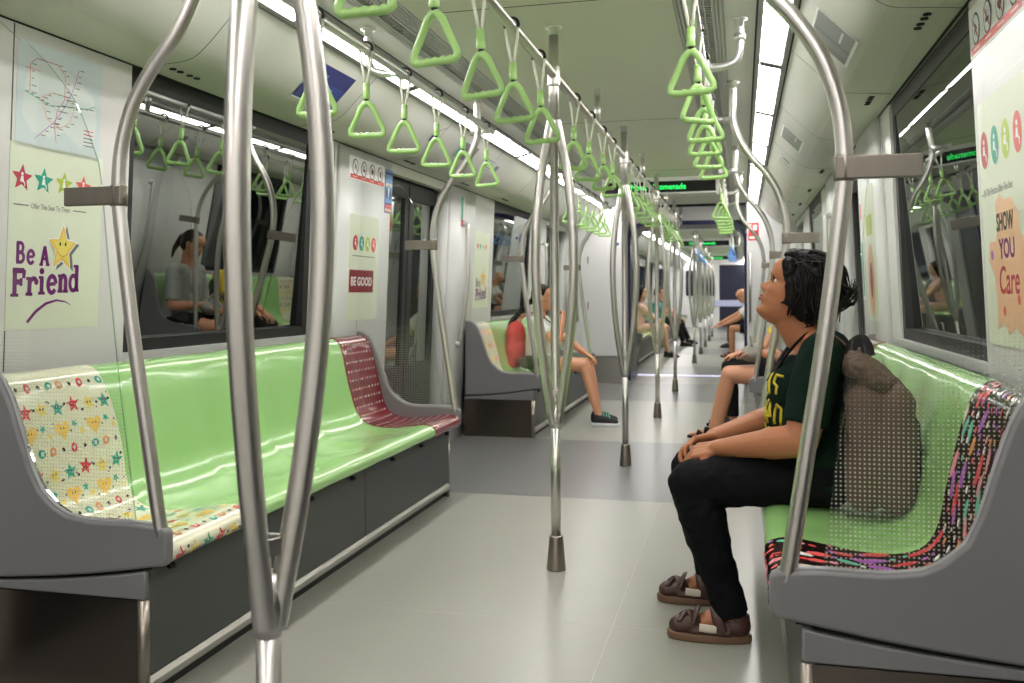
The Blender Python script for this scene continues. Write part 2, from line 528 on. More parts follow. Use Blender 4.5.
def cove(side, y0, y1, name):
    """sloping panel from the lamps to the wall, its soffit, seams and nozzle holes"""
    mb = MB()
    pts = catmull([(0.925, 2.100, 0), (0.99, 2.035, 0), (1.06, 1.965, 0), (1.115, 1.921, 0), (1.165, 1.906, 0), (1.25, 1.900, 0), (1.34, 1.891, 0)], 4)
    n = len(pts)
    mb.grid(2, n, lambda i, j: (side*pts[j].x, (y0, y1)[i], pts[j].y), lambda i, j: 0 if pts[j].x < 1.12 else 1)
    mb.box((side*0.925, y0, 2.10), (side*0.99, y1, 2.16), 0)
    y = y0+0.75
    while y < y1:                             # panel seams
        for a, b in zip(pts, pts[1:]):
            mb.box((0, 0, 0), (1, 0.003, 0.001), 2, xf=Matrix.Translation((side*a.x, y, a.y-0.0006)) @ Matrix(((side*(b.x-a.x), 0, 0, 0), (0, 1, 0, 0), (b.y-a.y, 0, 1, 0), (0, 0, 0, 1))))
        for k in (0, 1, 2.3, 3.3):            # little air nozzles, in pairs
            mb.lathe([(0.012, 0), (0.012, 0.004), (0.006, 0.004), (0.006, 0.0005)], (side*1.245, y+0.06+k*0.045, 1.8952), 10, 2)
        y += 1.17
    # groove between soffit and wall
    mb.box((side*1.325, y0, 1.8885), (side*1.335, y1, 1.8925), 2)
    return struct(mb.build(name, ['cove_paint', 'soffit_paint', 'black_gap'], recalc=False))
cove(-1, YB, 11.1, 'trim_1'); cove(1, YB, 11.1, 'trim_2')
cove(-1, Y2+0.8, YF, 'trim_3'); cove(1, Y2+0.8, YF, 'trim_4')

# lamp channels: dark edge lines and grey housing; the lit panels are things of their own
def channel(side, y0, y1, name):
    mb = MB()
    def q(x0, z0, x1, z1, mi):
        mb.prism([(x0, z0), (x1, z1), (x1, z1+0.03), (x0, z0+0.03)], lambda a, b, t: Vector((side*a, t, b)), y0, y1, mi)
    q(0.775, 2.147, 0.783, 2.146, 1)
    q(0.783, 2.141, 0.802, 2.135, 0)
    q(0.802, 2.150, 0.898, 2.118, 0)
    q(0.898, 2.106, 0.917, 2.101, 0)
    q(0.917, 2.108, 0.926, 2.106, 1)
    return struct(mb.build(name, ['housing', 'black_gap']))
channel(-1, YB, 11.1, 'trim_5'); channel(1, YB, 11.1, 'trim_6')
channel(-1, Y2+0.8, YF, 'trim_7'); channel(1, Y2+0.8, YF, 'trim_8')

def lamp(side, y, L, i, far):
    t = thing('ceiling_light', '', 'light', (side*0.85, y, 2.118), None)
    mb = MB()
    mb.prism([(0.803, 2.134), (0.897, 2.108), (0.897, 2.128), (0.803, 2.154)], lambda a, b, tt: Vector((side*a, tt, b)), y+0.02, y+L-0.02, 0, bev=0.003)
    mb.build('diffuser', 'diffuser', t)
    mb = MB()
    for xx, zz in ((0.803, 2.135), (0.894, 2.109)):
        mb.box((side*xx, y, zz-0.004), (side*(xx+0.003), y+L, zz+0.004), 0)
    for yy in (y, y+L-0.028):
        mb.prism([(0.803, 2.130), (0.897, 2.104), (0.897, 2.14), (0.803, 2.164)], lambda a, b, tt: Vector((side*a, tt, b)), yy, yy+0.028, 0)
    mb.build('frame', 'housing', t)
    sd = 'left' if side < 0 else 'right'
    if far:
        t['label'] = '%s lit panel of the %s light strip in the next car' % (ORD[i], sd)
    elif y+L < 1.9:
        t['label'] = 'lit panel of the %s light strip behind the camera, out of the frame' % sd
        t['group'] = '%s lamps behind the camera' % sd
    else:
        t['label'] = '%s lit white panel of the %s ceiling light strip, counted from the front' % (ORD[i], sd)
    if 'group' not in t: t['group'] = 'light panels of the %s strip' % sd
    return t
for s in (-1, 1):
    k = 0; y = -2.66
    while y < 11.0:
        lamp(s, y, 1.145, k, False)
        if y+1.145 >= 1.9: k += 1
        y += 1.165
    k = 0; y = Y2+0.9
    while y < YF-1:
        lamp(s, y, 1.6, k, True); k += 1; y += 1.62

# walls
SOLID = [(YB, 0.35), (1.95, 2.78), (4.20, 5.20), (6.32, 7.62), (9.05, 9.78), (10.9, 11.2)]
WINS = [(2.78, 4.20), (7.62, 9.05)]
DOORS = [(0.35, 1.95), (5.20, 6.32), (9.78, 10.9)]
SOLID2 = [(Y2+0.8, 14.3), (16.2, 16.9), (18.2, 18.8), (20.8, 21.6), (23.0, 23.6), (25.6, YF)]
WINS2 = [(14.3, 16.2), (18.8, 20.8), (23.6, 25.6)]
DOORS2 = [(16.9, 18.2), (21.6, 23.0)]
wcount = dcount = 0
def wslab(mb, side, y0, y1, z0, z1, mi=0, off=0.0, th=0.05, bev=0.0):
    mb.prism([(y0, z0), (y1, z0), (y1, z1), (y0, z1)], lambda a, b, t: Vector((side*(wx(b)-off+t), a, b)), 0.0, th, mi, bev=bev)
for side, nm in ((-1, 'left'), (1, 'right')):
    mb = MB()
    for a, b in SOLID+SOLID2:
        wslab(mb, side, a, b, 0.0, 1.892, 0)
    for a, b in WINS+WINS2:
        wslab(mb, side, a, b, 0.0, 0.862, 0)
        wslab(mb, side, a, b, 0.862, 0.892, 1, off=0.012)
    for a, b in DOORS+DOORS2:
        wslab(mb, side, a, b, 1.83, 1.892, 2)
    # seams beside the window bays and the raised pillars next to the doors
    for y in (2.245, 4.42, 6.55, 7.0):
        wslab(mb, side, y, y+0.004, 0.87, 1.886, 3, off=0.0008, th=0.01)
    for a, b in ((4.46, 5.17), (6.36, 6.98)):
        wslab(mb, side, a, b, 0.0, 1.880, 4, off=0.022, th=0.03, bev=0.006)
    struct(mb.build('wall_'+nm, ['wall_paint', 'sill', 'soffit_paint', 'rubber', 'wall_pillar']))
    for a, b in WINS+WINS2:
        wcount += 1
        w = bpy.data.objects.new('window_%d' % wcount, None); COL.objects.link(w); w.location = (side*wx(1.3), a, 0.892); struct(w)
        mb = MB(); z0, z1 = 0.892, 1.890; f = 0.045
        for q in ((a, b, z0, z0+f), (a, b, z1-0.06, z1), (a, a+0.04, z0+f, z1-0.06), (b-0.055, b, z0+f, z1-0.06)):
            wslab(mb, side, *q, 0, off=-0.012, th=0.04)
        mb.build('window_frame', 'frame_black', w)
        mb = MB()                             # the pane stands a little more inclined than the wall
        mb.prism([(a+0.03, z0+0.03), (b-0.04, z0+0.03), (b-0.04, z1-0.05), (a+0.03, z1-0.05)], lambda u, v, tt: Vector((side*(wx(v)+0.030-0.033*(v-1.39)+tt), u, v)), 0.0, 0.006, 0)
        mb.build('window_pane', 'window_glass', w)
    for a, b in DOORS+DOORS2:
        dcount += 1
        d = bpy.data.objects.new('door_%d' % dcount, None); COL.objects.link(d); d.location = (side*wx(0), a, 0); struct(d)
        m_ = (a+b)/2
        for k, (p, q) in enumerate(((a, m_-0.012), (m_+0.012, b))):
            mb = MB()
            for r_ in ((p, q, 0.0, 0.62), (p, q, 1.72, 1.83), (p, p+0.07, 0.62, 1.72), (q-0.07, q, 0.62, 1.72)):
                wslab(mb, side, *r_, 0, off=-0.075, th=0.035)
            lf = mb.build('door_leaf', 'frame_black', d)
            mb = MB(); wslab(mb, side, p+0.06, q-0.06, 0.61, 1.73, 0, off=-0.09, th=0.006)
            mb.build('door_pane', 'window_glass', lf)
        mb = MB()
        wslab(mb, side, m_-0.014, m_+0.014, 0, 1.83, 0, off=-0.07, th=0.03)
        mb.build('door_seal', 'rubber', d)
        mb = MB()
        for p in (a-0.012, b-0.012):
            wslab(mb, side, p, p+0.024, 0, 1.86, 0, off=0.006, th=0.10, bev=0.004)
        mb.build('door_jamb', 'wall_pillar', d)
# tunnel outside the windows
for side, nm in ((-1, 'left'), (1, 'right')):
    mb = MB(); mb.box((side*2.25, YB, -0.4), (side*2.35, YF, 2.7), 0)
    for z in (0.7, 1.0, 1.25, 1.6):
        mb.tube([(side*2.22, YB, z), (side*2.22, YF, z)], 0.03, 8, 1)
    struct(mb.build('wall_tunnel_'+nm, ['tunnel', 'tunnel_cable']))
mb = MB(); mb.box((-1.40, YB-0.06, 0), (1.40, YB, 2.2), 0)
struct(mb.build('wall_back', ['bulkhead']))

# end of this car: equipment cupboards either side of the gangway mouth, with a navy lined arch
PXL, PXR, PZ = -0.64, 0.765, 1.935
mb = MB()
mb.box((-1.36, 11.1, 0.33), (PXL-0.02, YE, 2.16), 0, bev=0.006)
mb.box((PXR+0.02, 11.1, 0.33), (1.36, YE, 2.16), 0, bev=0.006)
for a, b in ((-1.36, PXL-0.03), (PXR+0.03, 1.36)):
    mb.box((a, 11.12, 0.0), (b, YE, 0.33), 1)
mb.box((PXL-0.03, 11.6, PZ+0.045), (PXR+0.03, YE, 2.16), 0)
for z in (0.9, 1.45, 1.75):                   # hinges of the left cupboard
    mb.box((-1.10, 11.09, z), (-1.085, 11.1, z+0.09), 2)
struct(mb.build('wall_bulkhead', ['bulkhead', 'steel', 'housing']))
mb = MB()                                     # lining: one arched ring
def arch(x0, x1, z1, r):
    p = [(x0, 0.0)]
    for k in range(9):
        a = R(180-k*11.25); p.append((x0+r+r*math.cos(a), z1-r+r*math.sin(a)))
    for k in range(9):
        a = R(90-k*11.25); p.append((x1-r+r*math.cos(a), z1-r+r*math.sin(a)))
    p.append((x1, 0.0)); return p
def ring(mb, o, i, y0, y1, mi, mi_in):
    n = len(o)
    for k in range(n-1):
        for (A, B, C, D, m_) in (((o[k], y0), (o[k+1], y0), (i[k+1], y0), (i[k], y0), mi), ((i[k], y0), (i[k+1], y0), (i[k+1], y1), (i[k], y1), mi_in),
                                 ((o[k], y1), (i[k], y1), (i[k+1], y1), (o[k+1], y1), mi), ((o[k], y0), (o[k], y1), (o[k+1], y1), (o[k+1], y0), mi)):
            mb.face([mb.bm.verts.new((p[0], y, p[1])) for p, y in (A, B, C, D)], m_)
ring(mb, arch(PXL-0.03, PXR+0.03, PZ+0.05, 0.24), arch(PXL+0.01, PXR-0.01, PZ, 0.21), 11.55, YE, 0, 1)
struct(mb.build('trim_gangway_arch', ['navy', 'navy_dark']))
mb = MB()                                     # bellows
for k in range(7):
    y = YE+k*0.1
    e = 0.05 if k % 2 else 0.0
    ring(mb, arch(-0.85-e, 0.95+e, 2.05+e, 0.25), arch(-0.74-e, 0.86+e, 1.98+e, 0.22), y, y+0.1, 0, 0)
struct(mb.build('wall_gangway', ['housing']))
mb = MB()
mb.box((-1.36, Y2, 0.0), (-0.80, Y2+0.8, 2.16), 0); mb.box((0.92, Y2, 0.0), (1.36, Y2+0.8, 2.16), 0)
mb.box((-0.80, Y2, 2.0), (0.92, Y2+0.8, 2.16), 0)
struct(mb.build('wall_next_car_end', ['bulkhead']))
mb = MB()
mb.box((-1.40, YF, 0.0), (1.40, YF+0.1, 2.2), 2)
mb.box((0.05, YF-0.03, 0.02), (0.98, YF, 0.66), 0); mb.box((-0.6, YF-0.05, 0.66), (0.98, YF, 0.86), 1)
mb.box((0.05, YF-0.03, 0.86), (0.98, YF, 1.98), 0); mb.box((-1.0, YF-0.02, 1.0), (-0.1, YF, 1.8), 0)
struct(mb.build('wall_far_end', ['navy_dark', 'band_blue', 'bulkhead']))

# ------------------------------------------------------------------ poles, rails, strap handles
RZ = 1.955
def floor_pole(y, x, phi, label, group):
    t = thing('floor_pole', label, 'pole', (x, y, 0), group)
    mb = MB(); mb.tube([(x, y, 1.70), (x, y, 2.12)], 0.0195, 18); mb.build('top_tube', 'steel', t)
    mb = MB(); mb.lathe([(0.020, 2.112), (0.020, 2.136), (0.033, 2.139), (0.033, 2.145), (0.0, 2.145)], (x, y, 0), 20)
    mb.build('ceiling_flange', 'steel', t)
    mb = MB(); mb.lathe([(0.0245, RZ-0.045), (0.0255, RZ-0.04), (0.0255, RZ+0.03), (0.0245, RZ+0.035)], (x, y, 0), 20)
    mb.build('rail_clamp', 'steel', t)
    prof = catmull([(0.010, 0.575), (0.022, 0.64), (0.050, 0.80), (0.075, 1.0), (0.086, 1.2), (0.080, 1.38), (0.058, 1.56), (0.028, 1.70), (0.010, 1.78)], 5)
    for k in range(3):
        a = phi+k*2*PI/3
        mb = MB(); mb.tube([(x+p.x*math.cos(a), y+p.x*math.sin(a), p.y) for p in prof], 0.0185, 16)
        mb.build('branch', 'steel', t)
    mb = MB()
    for k in range(3):                         # web plates low between the branches
        a = phi+k*2*PI/3
        mb.box((-0.004, -0.036, 0.69), (0.004, 0.036, 0.715), 0, xf=Matrix.Translation((x+0.018*math.cos(a+PI/3), y+0.018*math.sin(a+PI/3), 0)) @ Matrix.Rotation(a+PI/3, 4, 'Z'))
    mb.build('web_plate', 'steel', t)
    mb = MB(); mb.tube([(x, y, 0.12), (x, y, 0.60)], 0.0195, 18)
    mb.lathe([(0.0195, 0.56), (0.024, 0.585), (0.026, 0.61), (0.018, 0.66)], (x, y, 0), 18)
    mb.build('stem', 'steel', t)
    mb = MB(); mb.lathe([(0.038, 0.0), (0.038, 0.008), (0.0275, 0.128), (0.026, 0.135), (0.0, 0.135)], (x, y, 0), 24)
    mb.build('foot_cone', 'steel_dark', t)
    return t
# azimuth of the line of sight turns the bows as they stand in the photograph
az = math.atan2(1.295, -0.715)
floor_pole(1.295, 0.0, az-PI/2, 'stainless pole with bowed branches at the left foreground, nearest of the row', 'branched floor poles')
for i, y in enumerate((3.575, 5.83, 8.13, 10.36)):
    a = math.atan2(y, -0.715)
    floor_pole(y, 0.0, a, '%s branched stainless pole along the aisle, behind the foreground pole' % ['first', 'second', 'third', 'fourth'][i], 'branched floor poles')
for i, y in enumerate((14.55, 16.8, 19.0, 21.3, 23.6)):
    floor_pole(y, 0.01, math.atan2(y, -0.715), '%s branched pole seen through the gangway, in the next car' % ORD[i], 'poles in the next car')

def stub(mb, x, y, mi=0):
    mb.tube([(x, y, RZ), (x, y, 2.12)], 0.016, 14, mi)
    mb.lathe([(0.0165, 2.11), (0.0165, 2.136), (0.027, 2.139), (0.027, 2.145)], (x, y, 0), 16, mi)
def centre_rail(y0, y1, ys, label):
    t = thing('overhead_rail', label, 'rail', (0, y0, RZ))
    mb = MB(); mb.tube([(0, y0, RZ), (0, y1, RZ)], 0.0175, 16); mb.build('rail', 'steel', t)
    for y in ys:
        mb = MB(); stub(mb, 0, y); mb.build('hanger', 'steel', t)
    return t
centre_rail(-0.6, 11.55, (0.2, 2.44, 4.72, 6.98, 9.24, 11.5), 'long stainless rail along the middle of the ceiling above the poles')
centre_rail(14.0, 24.5, (15.7, 17.9, 20.1, 22.4, 24.3), 'distant ceiling rail in the next car with blue straps')

def side_rail(side, y0, y1, label):
    xr = side*0.577
    t = thing('overhead_rail', label, 'rail', (xr, y0, RZ))
    z = RZ+0.008
    mb = MB(); mb.tube([(xr, y0, z), (xr, y1, z)], 0.0165, 14); mb.build('rail', 'steel_white', t)
    ym = (y0+y1)/2-0.03+(0.24 if side > 0 else 0.0)
    mb = MB()
    mb.tube(catmull([(side*0.715, ym, 2.14), (side*0.715, ym, 2.04), (side*0.70, ym, 1.985), (side*0.65, ym, z), (side*0.60, ym, z), (xr, ym, z)], 5), 0.0155, 14)
    mb.lathe([(0.016, 2.11), (0.016, 2.136), (0.031, 2.139), (0.031, 2.145)], (side*0.715, ym, 0), 16)
    mb.lathe([(0.022, 2.06), (0.022, 2.085)], (side*0.715, ym, 0), 16)
    mb.build('elbow_hanger', 'steel_white', t)
    mb = MB()
    mb.tube([(xr+side*0.012, ym-0.05, z), (xr+side*0.012, ym+0.05, z)], 0.02, 14); mb.build('clamp', 'steel_white', t)
    for y in (y0+0.03, y1-0.03):
        mb = MB(); mb.tube([(xr, y, z), (side*0.665, y, z)], 0.0155, 14)
        mb.tube([(side*0.63, y, z), (side*0.69, y, z)], 0.021, 14)
        mb.build('end_bracket', 'steel_white', t)
    return t
BEN = [(2.12, 4.75), (6.78, 9.36)]
side_rail(-1, BEN[0][0]-0.03, BEN[0][1]+0.03, 'stainless strap rail above the long green bench at left')
side_rail(1, BEN[0][0]-0.03, BEN[0][1]+0.03, 'stainless strap rail above the seated woman at right')
side_rail(-1, BEN[1][0]-0.03, BEN[1][1]+0.03, 'stainless strap rail above the girl with the red backpack')
side_rail(1, BEN[1][0]-0.03, BEN[1][1]+0.03, 'stainless strap rail at right beyond the hanging sign')

# strap handle: loop, sleeve and triangular grip
def make_handle(mat_g):
    t = thing('strap_handle', '', 'strap handle', (0, 0, RZ))
    mb = MB()
    for s in (-1, 1):
        mb.tube([(s*0.0215, 0, RZ+0.004), (s*0.0215, 0, RZ-0.015), (s*0.0115, 0, RZ-0.075), (s*0.004, 0, RZ-0.128)], 0.0048, 8, flat=(0.45, 1))
    loop = [(0.0215*math.cos(a), 0, RZ+0.004+0.0205*math.sin(a)) for a in [PI*k/8 for k in range(9)]]
    mb.tube(loop, 0.0048, 8, flat=(0.45, 1))
    mb.build('strap', 'strap_pale', t)
    mb = MB()
    mb.tube([(0.0232*math.cos(a), 0.0, RZ+0.004+0.0232*math.sin(a)) for a in [PI*k/8 for k in range(-1, 10)]], 0.0055, 8)
    mb.build('rail_clip', 'clip_black', t)
    mb = MB()
    mb.lathe([(0.0085, -0.124), (0.0115, -0.120), (0.0135, -0.172), (0.0115, -0.176)], (0, 0, RZ), 12)
    mb.build('sleeve', mat_g, t)
    mb = MB(); mb.lathe([(0.0085, -0.186), (0.0085, -0.174)], (0, 0, RZ), 10); mb.build('swivel', 'clip_black', t)
    mb = MB()
    z0 = -0.190; zb = -0.301; w = 0.064
    pts = []; rad = []
    def add(x, z, r): pts.append((x, 0, RZ+z)); rad.append(r)
    side_ = [(0.006, z0, 0.0115), (0.021, z0-0.014, 0.0105), (0.040, -0.245, 0.0095), (w-0.004, zb+0.016, 0.0095), (w-0.003, zb+0.003, 0.0098), (w-0.012, zb-0.004, 0.010)]
    for x, z, r in side_: add(x, z, r)
    for k in range(17):
        x = (w-0.020)*(1-k/8); add(x, zb-0.004+0.0011*math.cos(k*PI/2), 0.0102+0.0013*math.cos(k*PI/2))
    for x, z, r in reversed(side_): add(-x, z, r)
    mb.tube(pts, rad, 10, closed=True)
    mb.ball((0, 0, RZ-0.190), (0.0145, 0.0105, 0.012), 0, 2)
    mb.build('grip', mat_g, t)
    return t
proto = make_handle('handle_green')
first = True
def place_handle(src, x, y, z, rz, label, group):
    global first
    if src is proto and first:
        h = proto; first = False; h['label'] = label; h['group'] = group; h.location = (x, y, z)
    else:
        h = dup(src, (x, y, z), label, group)
    h.rotation_euler = (R(random.uniform(-2, 2)), R(random.uniform(-2.5, 2.5)), rz)
    return h
cy = [1.705, 2.105, 2.498, 2.886, 3.297, 4.056, 4.479, 4.884, 5.279, 6.10, 6.507, 6.914, 7.333, 7.70, 8.42, 8.82, 9.22, 9.62, 10.02, 10.62, 11.0]
for i, y in enumerate(cy):
    place_handle(proto, 0, y, RZ, R(random.uniform(-14, 10)), 'green triangular strap handle on the middle rail, %s from the front' % ORD[i], 'strap handles on the middle rail')
for s, nm in ((-1, 'left'), (1, 'right')):
    for i in range(6):
        place_handle(proto, s*0.577, 2.66+0.395*i+(0.05 if s > 0 and i in (1, 2) else 0), RZ+0.008, R(random.uniform(-10, 12)) if not (s > 0 and i == 1) else R(38), 'green strap handle on the near %s side rail, %s from the front' % (nm, ORD[i]), 'strap handles on the near %s rail' % nm)
    for i in range(6):
        place_handle(proto, s*0.577, 7.15+0.37*i, RZ+0.008, R(random.uniform(-10, 10)), 'green strap handle on the far %s side rail, %s from the front' % (nm, ORD[i]), 'strap handles on the far %s rail' % nm)
pb = make_handle('handle_blue')
bl = [(0.0, 14.9+0.45*i, 'middle') for i in range(9)]+[(0.577, 14.6+0.45*i, 'right') for i in range(6)]
cnt = {}
for k, (x, y, nm) in enumerate(bl):
    i = cnt.get(nm, 0); cnt[nm] = i+1
    lb = 'blue strap handle in the next car, %s of its %s row' % (ORD[i], nm)
    if k == 0:
        pb['label'] = lb; pb['group'] = 'blue strap handles in the next car'; pb.location = (x, y, RZ)
    else:
        dup(pb, (x, y, RZ), lb, 'blue strap handles in the next car')
mb = MB(); mb.tube([(0.577, 14.2, RZ), (0.577, 17.6, RZ)], 0.016, 10)
for y in (14.25, 17.5): mb.tube([(0.577, y, RZ), (0.68, y, RZ), (0.69, y, 2.14)], 0.015, 10)
tag(mb.build('overhead_rail', 'steel_white', org=(0.577, 14.2, RZ)), 'side strap rail in the next car, right of the aisle', 'rail')

# curved grab poles at the bench ends, with the flat clamp that holds the glass
GP = [(0.785, 0.455), (0.796, 0.50), (0.832, 0.732), (0.872, 0.994), (0.902, 1.232), (0.914, 1.357), (0.905, 1.485), (0.868, 1.601), (0.812, 1.690), (0.752, 1.760), (0.705, 1.830), (0.672, 1.905), (0.660, 1.96), (0.660, 2.02), (0.660, 2.13)]
def grab_pole(side, y, dx, label, inward):
    t = thing('grab_pole', label, 'pole', (side*(0.785+dx), y, 0.45), 'curved grab poles at the bench ends')
    pts = catmull([(side*(a+dx*(1 if b < 1.9 else 1)), y, b) for a, b in GP], 5)
    mb = MB(); mb.tube(pts, 0.0185, 18); mb.build('pole', 'steel', t)
    mb = MB(); mb.lathe([(0.019, 2.11), (0.019, 2.136), (0.033, 2.139), (0.033, 2.145)], (side*(0.66+dx), y, 0), 18); mb.build('ceiling_flange', 'steel', t)
    xa = 0.914+dx
    mb = MB()
    mb.lathe([(0.0195, 1.33), (0.0225, 1.332), (0.0225, 1.384), (0.0195, 1.386)], (side*xa, y, 0), 20)
    mb.box((side*(xa-0.02), y-0.008-0.014*1, 1.333), (side*(xa+0.155), y+0.008-0.014*1, 1.383), 0, bev=0.003)
    mb.build('glass_clamp', 'steel_clamp', t)
    return t
def glass_screen(side, y, dx, label):
    """pane standing on the bench's end cap, free edge curving up to the soffit"""
    ox = side*0.80
    t = thing('glass_screen', label, 'glass screen', (ox, y, 0.49), 'glass draught screens')
    low = [(0.865, 0.487), (0.99, 0.487), (1.055, 0.497), (1.10, 0.52), (1.145, 0.56), (1.178, 0.62), (1.216, 0.73), (1.246, 0.81), (1.277, 0.862), (1.312, 0.887), (1.352, 0.888)]
    edge = catmull([(1.318, 1.893, 0), (1.25, 1.83, 0), (1.185, 1.775, 0), (1.115, 1.705, 0), (1.045, 1.613, 0), (0.990, 1.488, 0), (0.968, 1.403, 0), (0.945, 1.15, 0), (0.915, 0.865, 0), (0.88, 0.60, 0)], 5)
    poly = [(a+dx*(1 if a < 1.2 else 0), b) for a, b in low]+[(p.x+dx*(1 if p.x < 1.2 else 0), p.y) for p in edge]
    mb = MB()
    n = len(poly)
    F = [mb.bm.verts.new((side*a, y-0.003, b)) for a, b in poly]
    B = [mb.bm.verts.new((side*a, y+0.003, b)) for a, b in poly]
    f1 = mb.face(F, 1); f2 = mb.face(list(reversed(B)), 0)
    for i in range(n):
        mb.face([F[i], B[i], B[(i+1) % n], F[(i+1) % n]], 2)
    bmesh.ops.triangulate(mb.bm, faces=[f1, f2])
    mb.build('pane', ['screen_glass', 'dotted_glass', 'screen_edge'], t, recalc=True)
    return t
WH = {(-1, 0, 0): 'at the near end of the left bench with stars', (-1, 0, 1): 'at the far end of the left bench beside its maroon seat',
      (1, 0, 0): 'at the near end of the right bench before the backpack', (1, 0, 1): 'at right just beyond the seated woman',
      (-1, 1, 0): 'at the near end of the bench where the girl sits', (-1, 1, 1): 'at the far end of the bench where the girl sits',
      (1, 1, 0): 'behind the woman, near end of the second right bench', (1, 1, 1): 'at right, far end of the second bench'}
for side in (-1, 1):
    for k, (a, b) in enumerate(BEN):
        for e, y in ((0, a+0.018), (1, b-0.018)):
            dx = -0.012 if side < 0 else 0.02
            if (side, k, e) == (1, 0, 0): y -= 0.03
            grab_pole(side, y, dx, 'curved steel grab pole '+WH[(side, k, e)], 1)
            glass_screen(side, y, dx, 'clear glass screen '+WH[(side, k, e)])

# door-side grab bars on the pillars
def door_bar(side, y, label):
    x = side*(wx(1.3)-0.07)
    t = thing('door_handrail', label, 'handrail', (x, y, 0.72), 'grab bars beside the doors')
    mb = MB()
    P = [(side*(wx(0.72)-0.055), y-0.03, 0.72), (side*(wx(0.9)-0.075), y-0.015, 0.95), (side*(wx(1.2)-0.085), y+0.01, 1.25), (side*(wx(1.6)-0.06), y+0.03, 1.62)]
    mb.tube(catmull(P, 6), 0.0165, 14); mb.build('bar', 'steel', t)
    for p in (P[0], P[-1]):
        mb = MB(); mb.tube([p, (side*(wx(p[2])-0.012), p[1], p[2])], 0.02, 12)
        mb.build('mount', 'wall_pillar', t)
    return t
door_bar(-1, 6.62, 'steel grab bar on the white pillar between door and girl, left')
door_bar(1, 6.62, 'steel grab bar on the right pillar behind the seated woman')
door_bar(-1, 9.5, 'steel grab bar on the far left pillar beyond the girl')
# ------------------------------------------------------------------ benches
PROF = catmull([(0.782, 0.378, 0), (0.760, 0.384, 0), (0.748, 0.400, 0), (0.752, 0.422, 0), (0.775, 0.438, 0), (0.82, 0.443, 0), (0.90, 0.432, 0), (0.99, 0.421, 0), (1.08, 0.424, 0),
                (1.142, 0.448, 0), (1.182, 0.505, 0), (1.206, 0.60, 0), (1.229, 0.70, 0), (1.251, 0.785, 0), (1.274, 0.838, 0), (1.299, 0.862, 0), (1.335, 0.868, 0)], 5)
SL = [0.0]
for a, b in zip(PROF, PROF[1:]): SL.append(SL[-1]+(b-a).length)
STOT = SL[-1]
def prof_at(s):
    s = min(max(s, 0.0), STOT-1e-6)
    for i in range(len(SL)-1):
        if SL[i+1] >= s:
            t = (s-SL[i])/(SL[i+1]-SL[i]); p = PROF[i].lerp(PROF[i+1], t)
            tg = (PROF[min(i+2, len(PROF)-1)]-PROF[max(i-1, 0)]).normalized()
            return p, Vector((tg.y*-1, tg.x, 0))
    return PROF[-1], Vector((0, 1, 0))
class Bench:
    def __init__(s, side, y0, y1, dx):
        s.side, s.y0, s.y1, s.dx = side, y0, y1, dx
        s.n = 6; s.w = (y1-y0)/6
    def pt(s, q, y, lift=0.0):
        """seat surface: q runs from the front lip up the back, y along the bench"""
        p, nrm = prof_at(q)
        f = ((y-s.y0)/s.w) % 1.0
        # each place is slightly dished; a soft ridge parts the places
        u = q/STOT
        dish = -0.007*math.sin(PI*f)**2*(1 if 0.12 < u < 0.9 else 0.3)
        ridge = 0.007*math.exp(-((min(f, 1-f))/0.055)**2)*math.exp(-((u-0.5)/0.16)**2)
        h = dish+ridge+lift
        k = s.dx*min(1, max(0, (1.335-p.x)/0.2))
        return Vector((s.side*(p.x+k+nrm.x*h), y, p.y+nrm.y*h))
CAPP = [(0.757, 0.378), (0.747, 0.392), (0.747, 0.462), (0.752, 0.474), (0.765, 0.480), (0.86, 0.4865), (0.98, 0.486), (1.055, 0.496), (1.10, 0.519), (1.145, 0.56), (1.176, 0.62),
        (1.214, 0.73), (1.244, 0.81), (1.275, 0.862), (1.312, 0.885), (1.345, 0.888), (1.352, 0.312), (1.24, 0.318), (1.10, 0.330), (0.98, 0.344), (0.86, 0.362), (0.80, 0.372)]
def wave(q, a=0.014):
    return a*math.sin(q/STOT*2*PI*1.6+0.6)
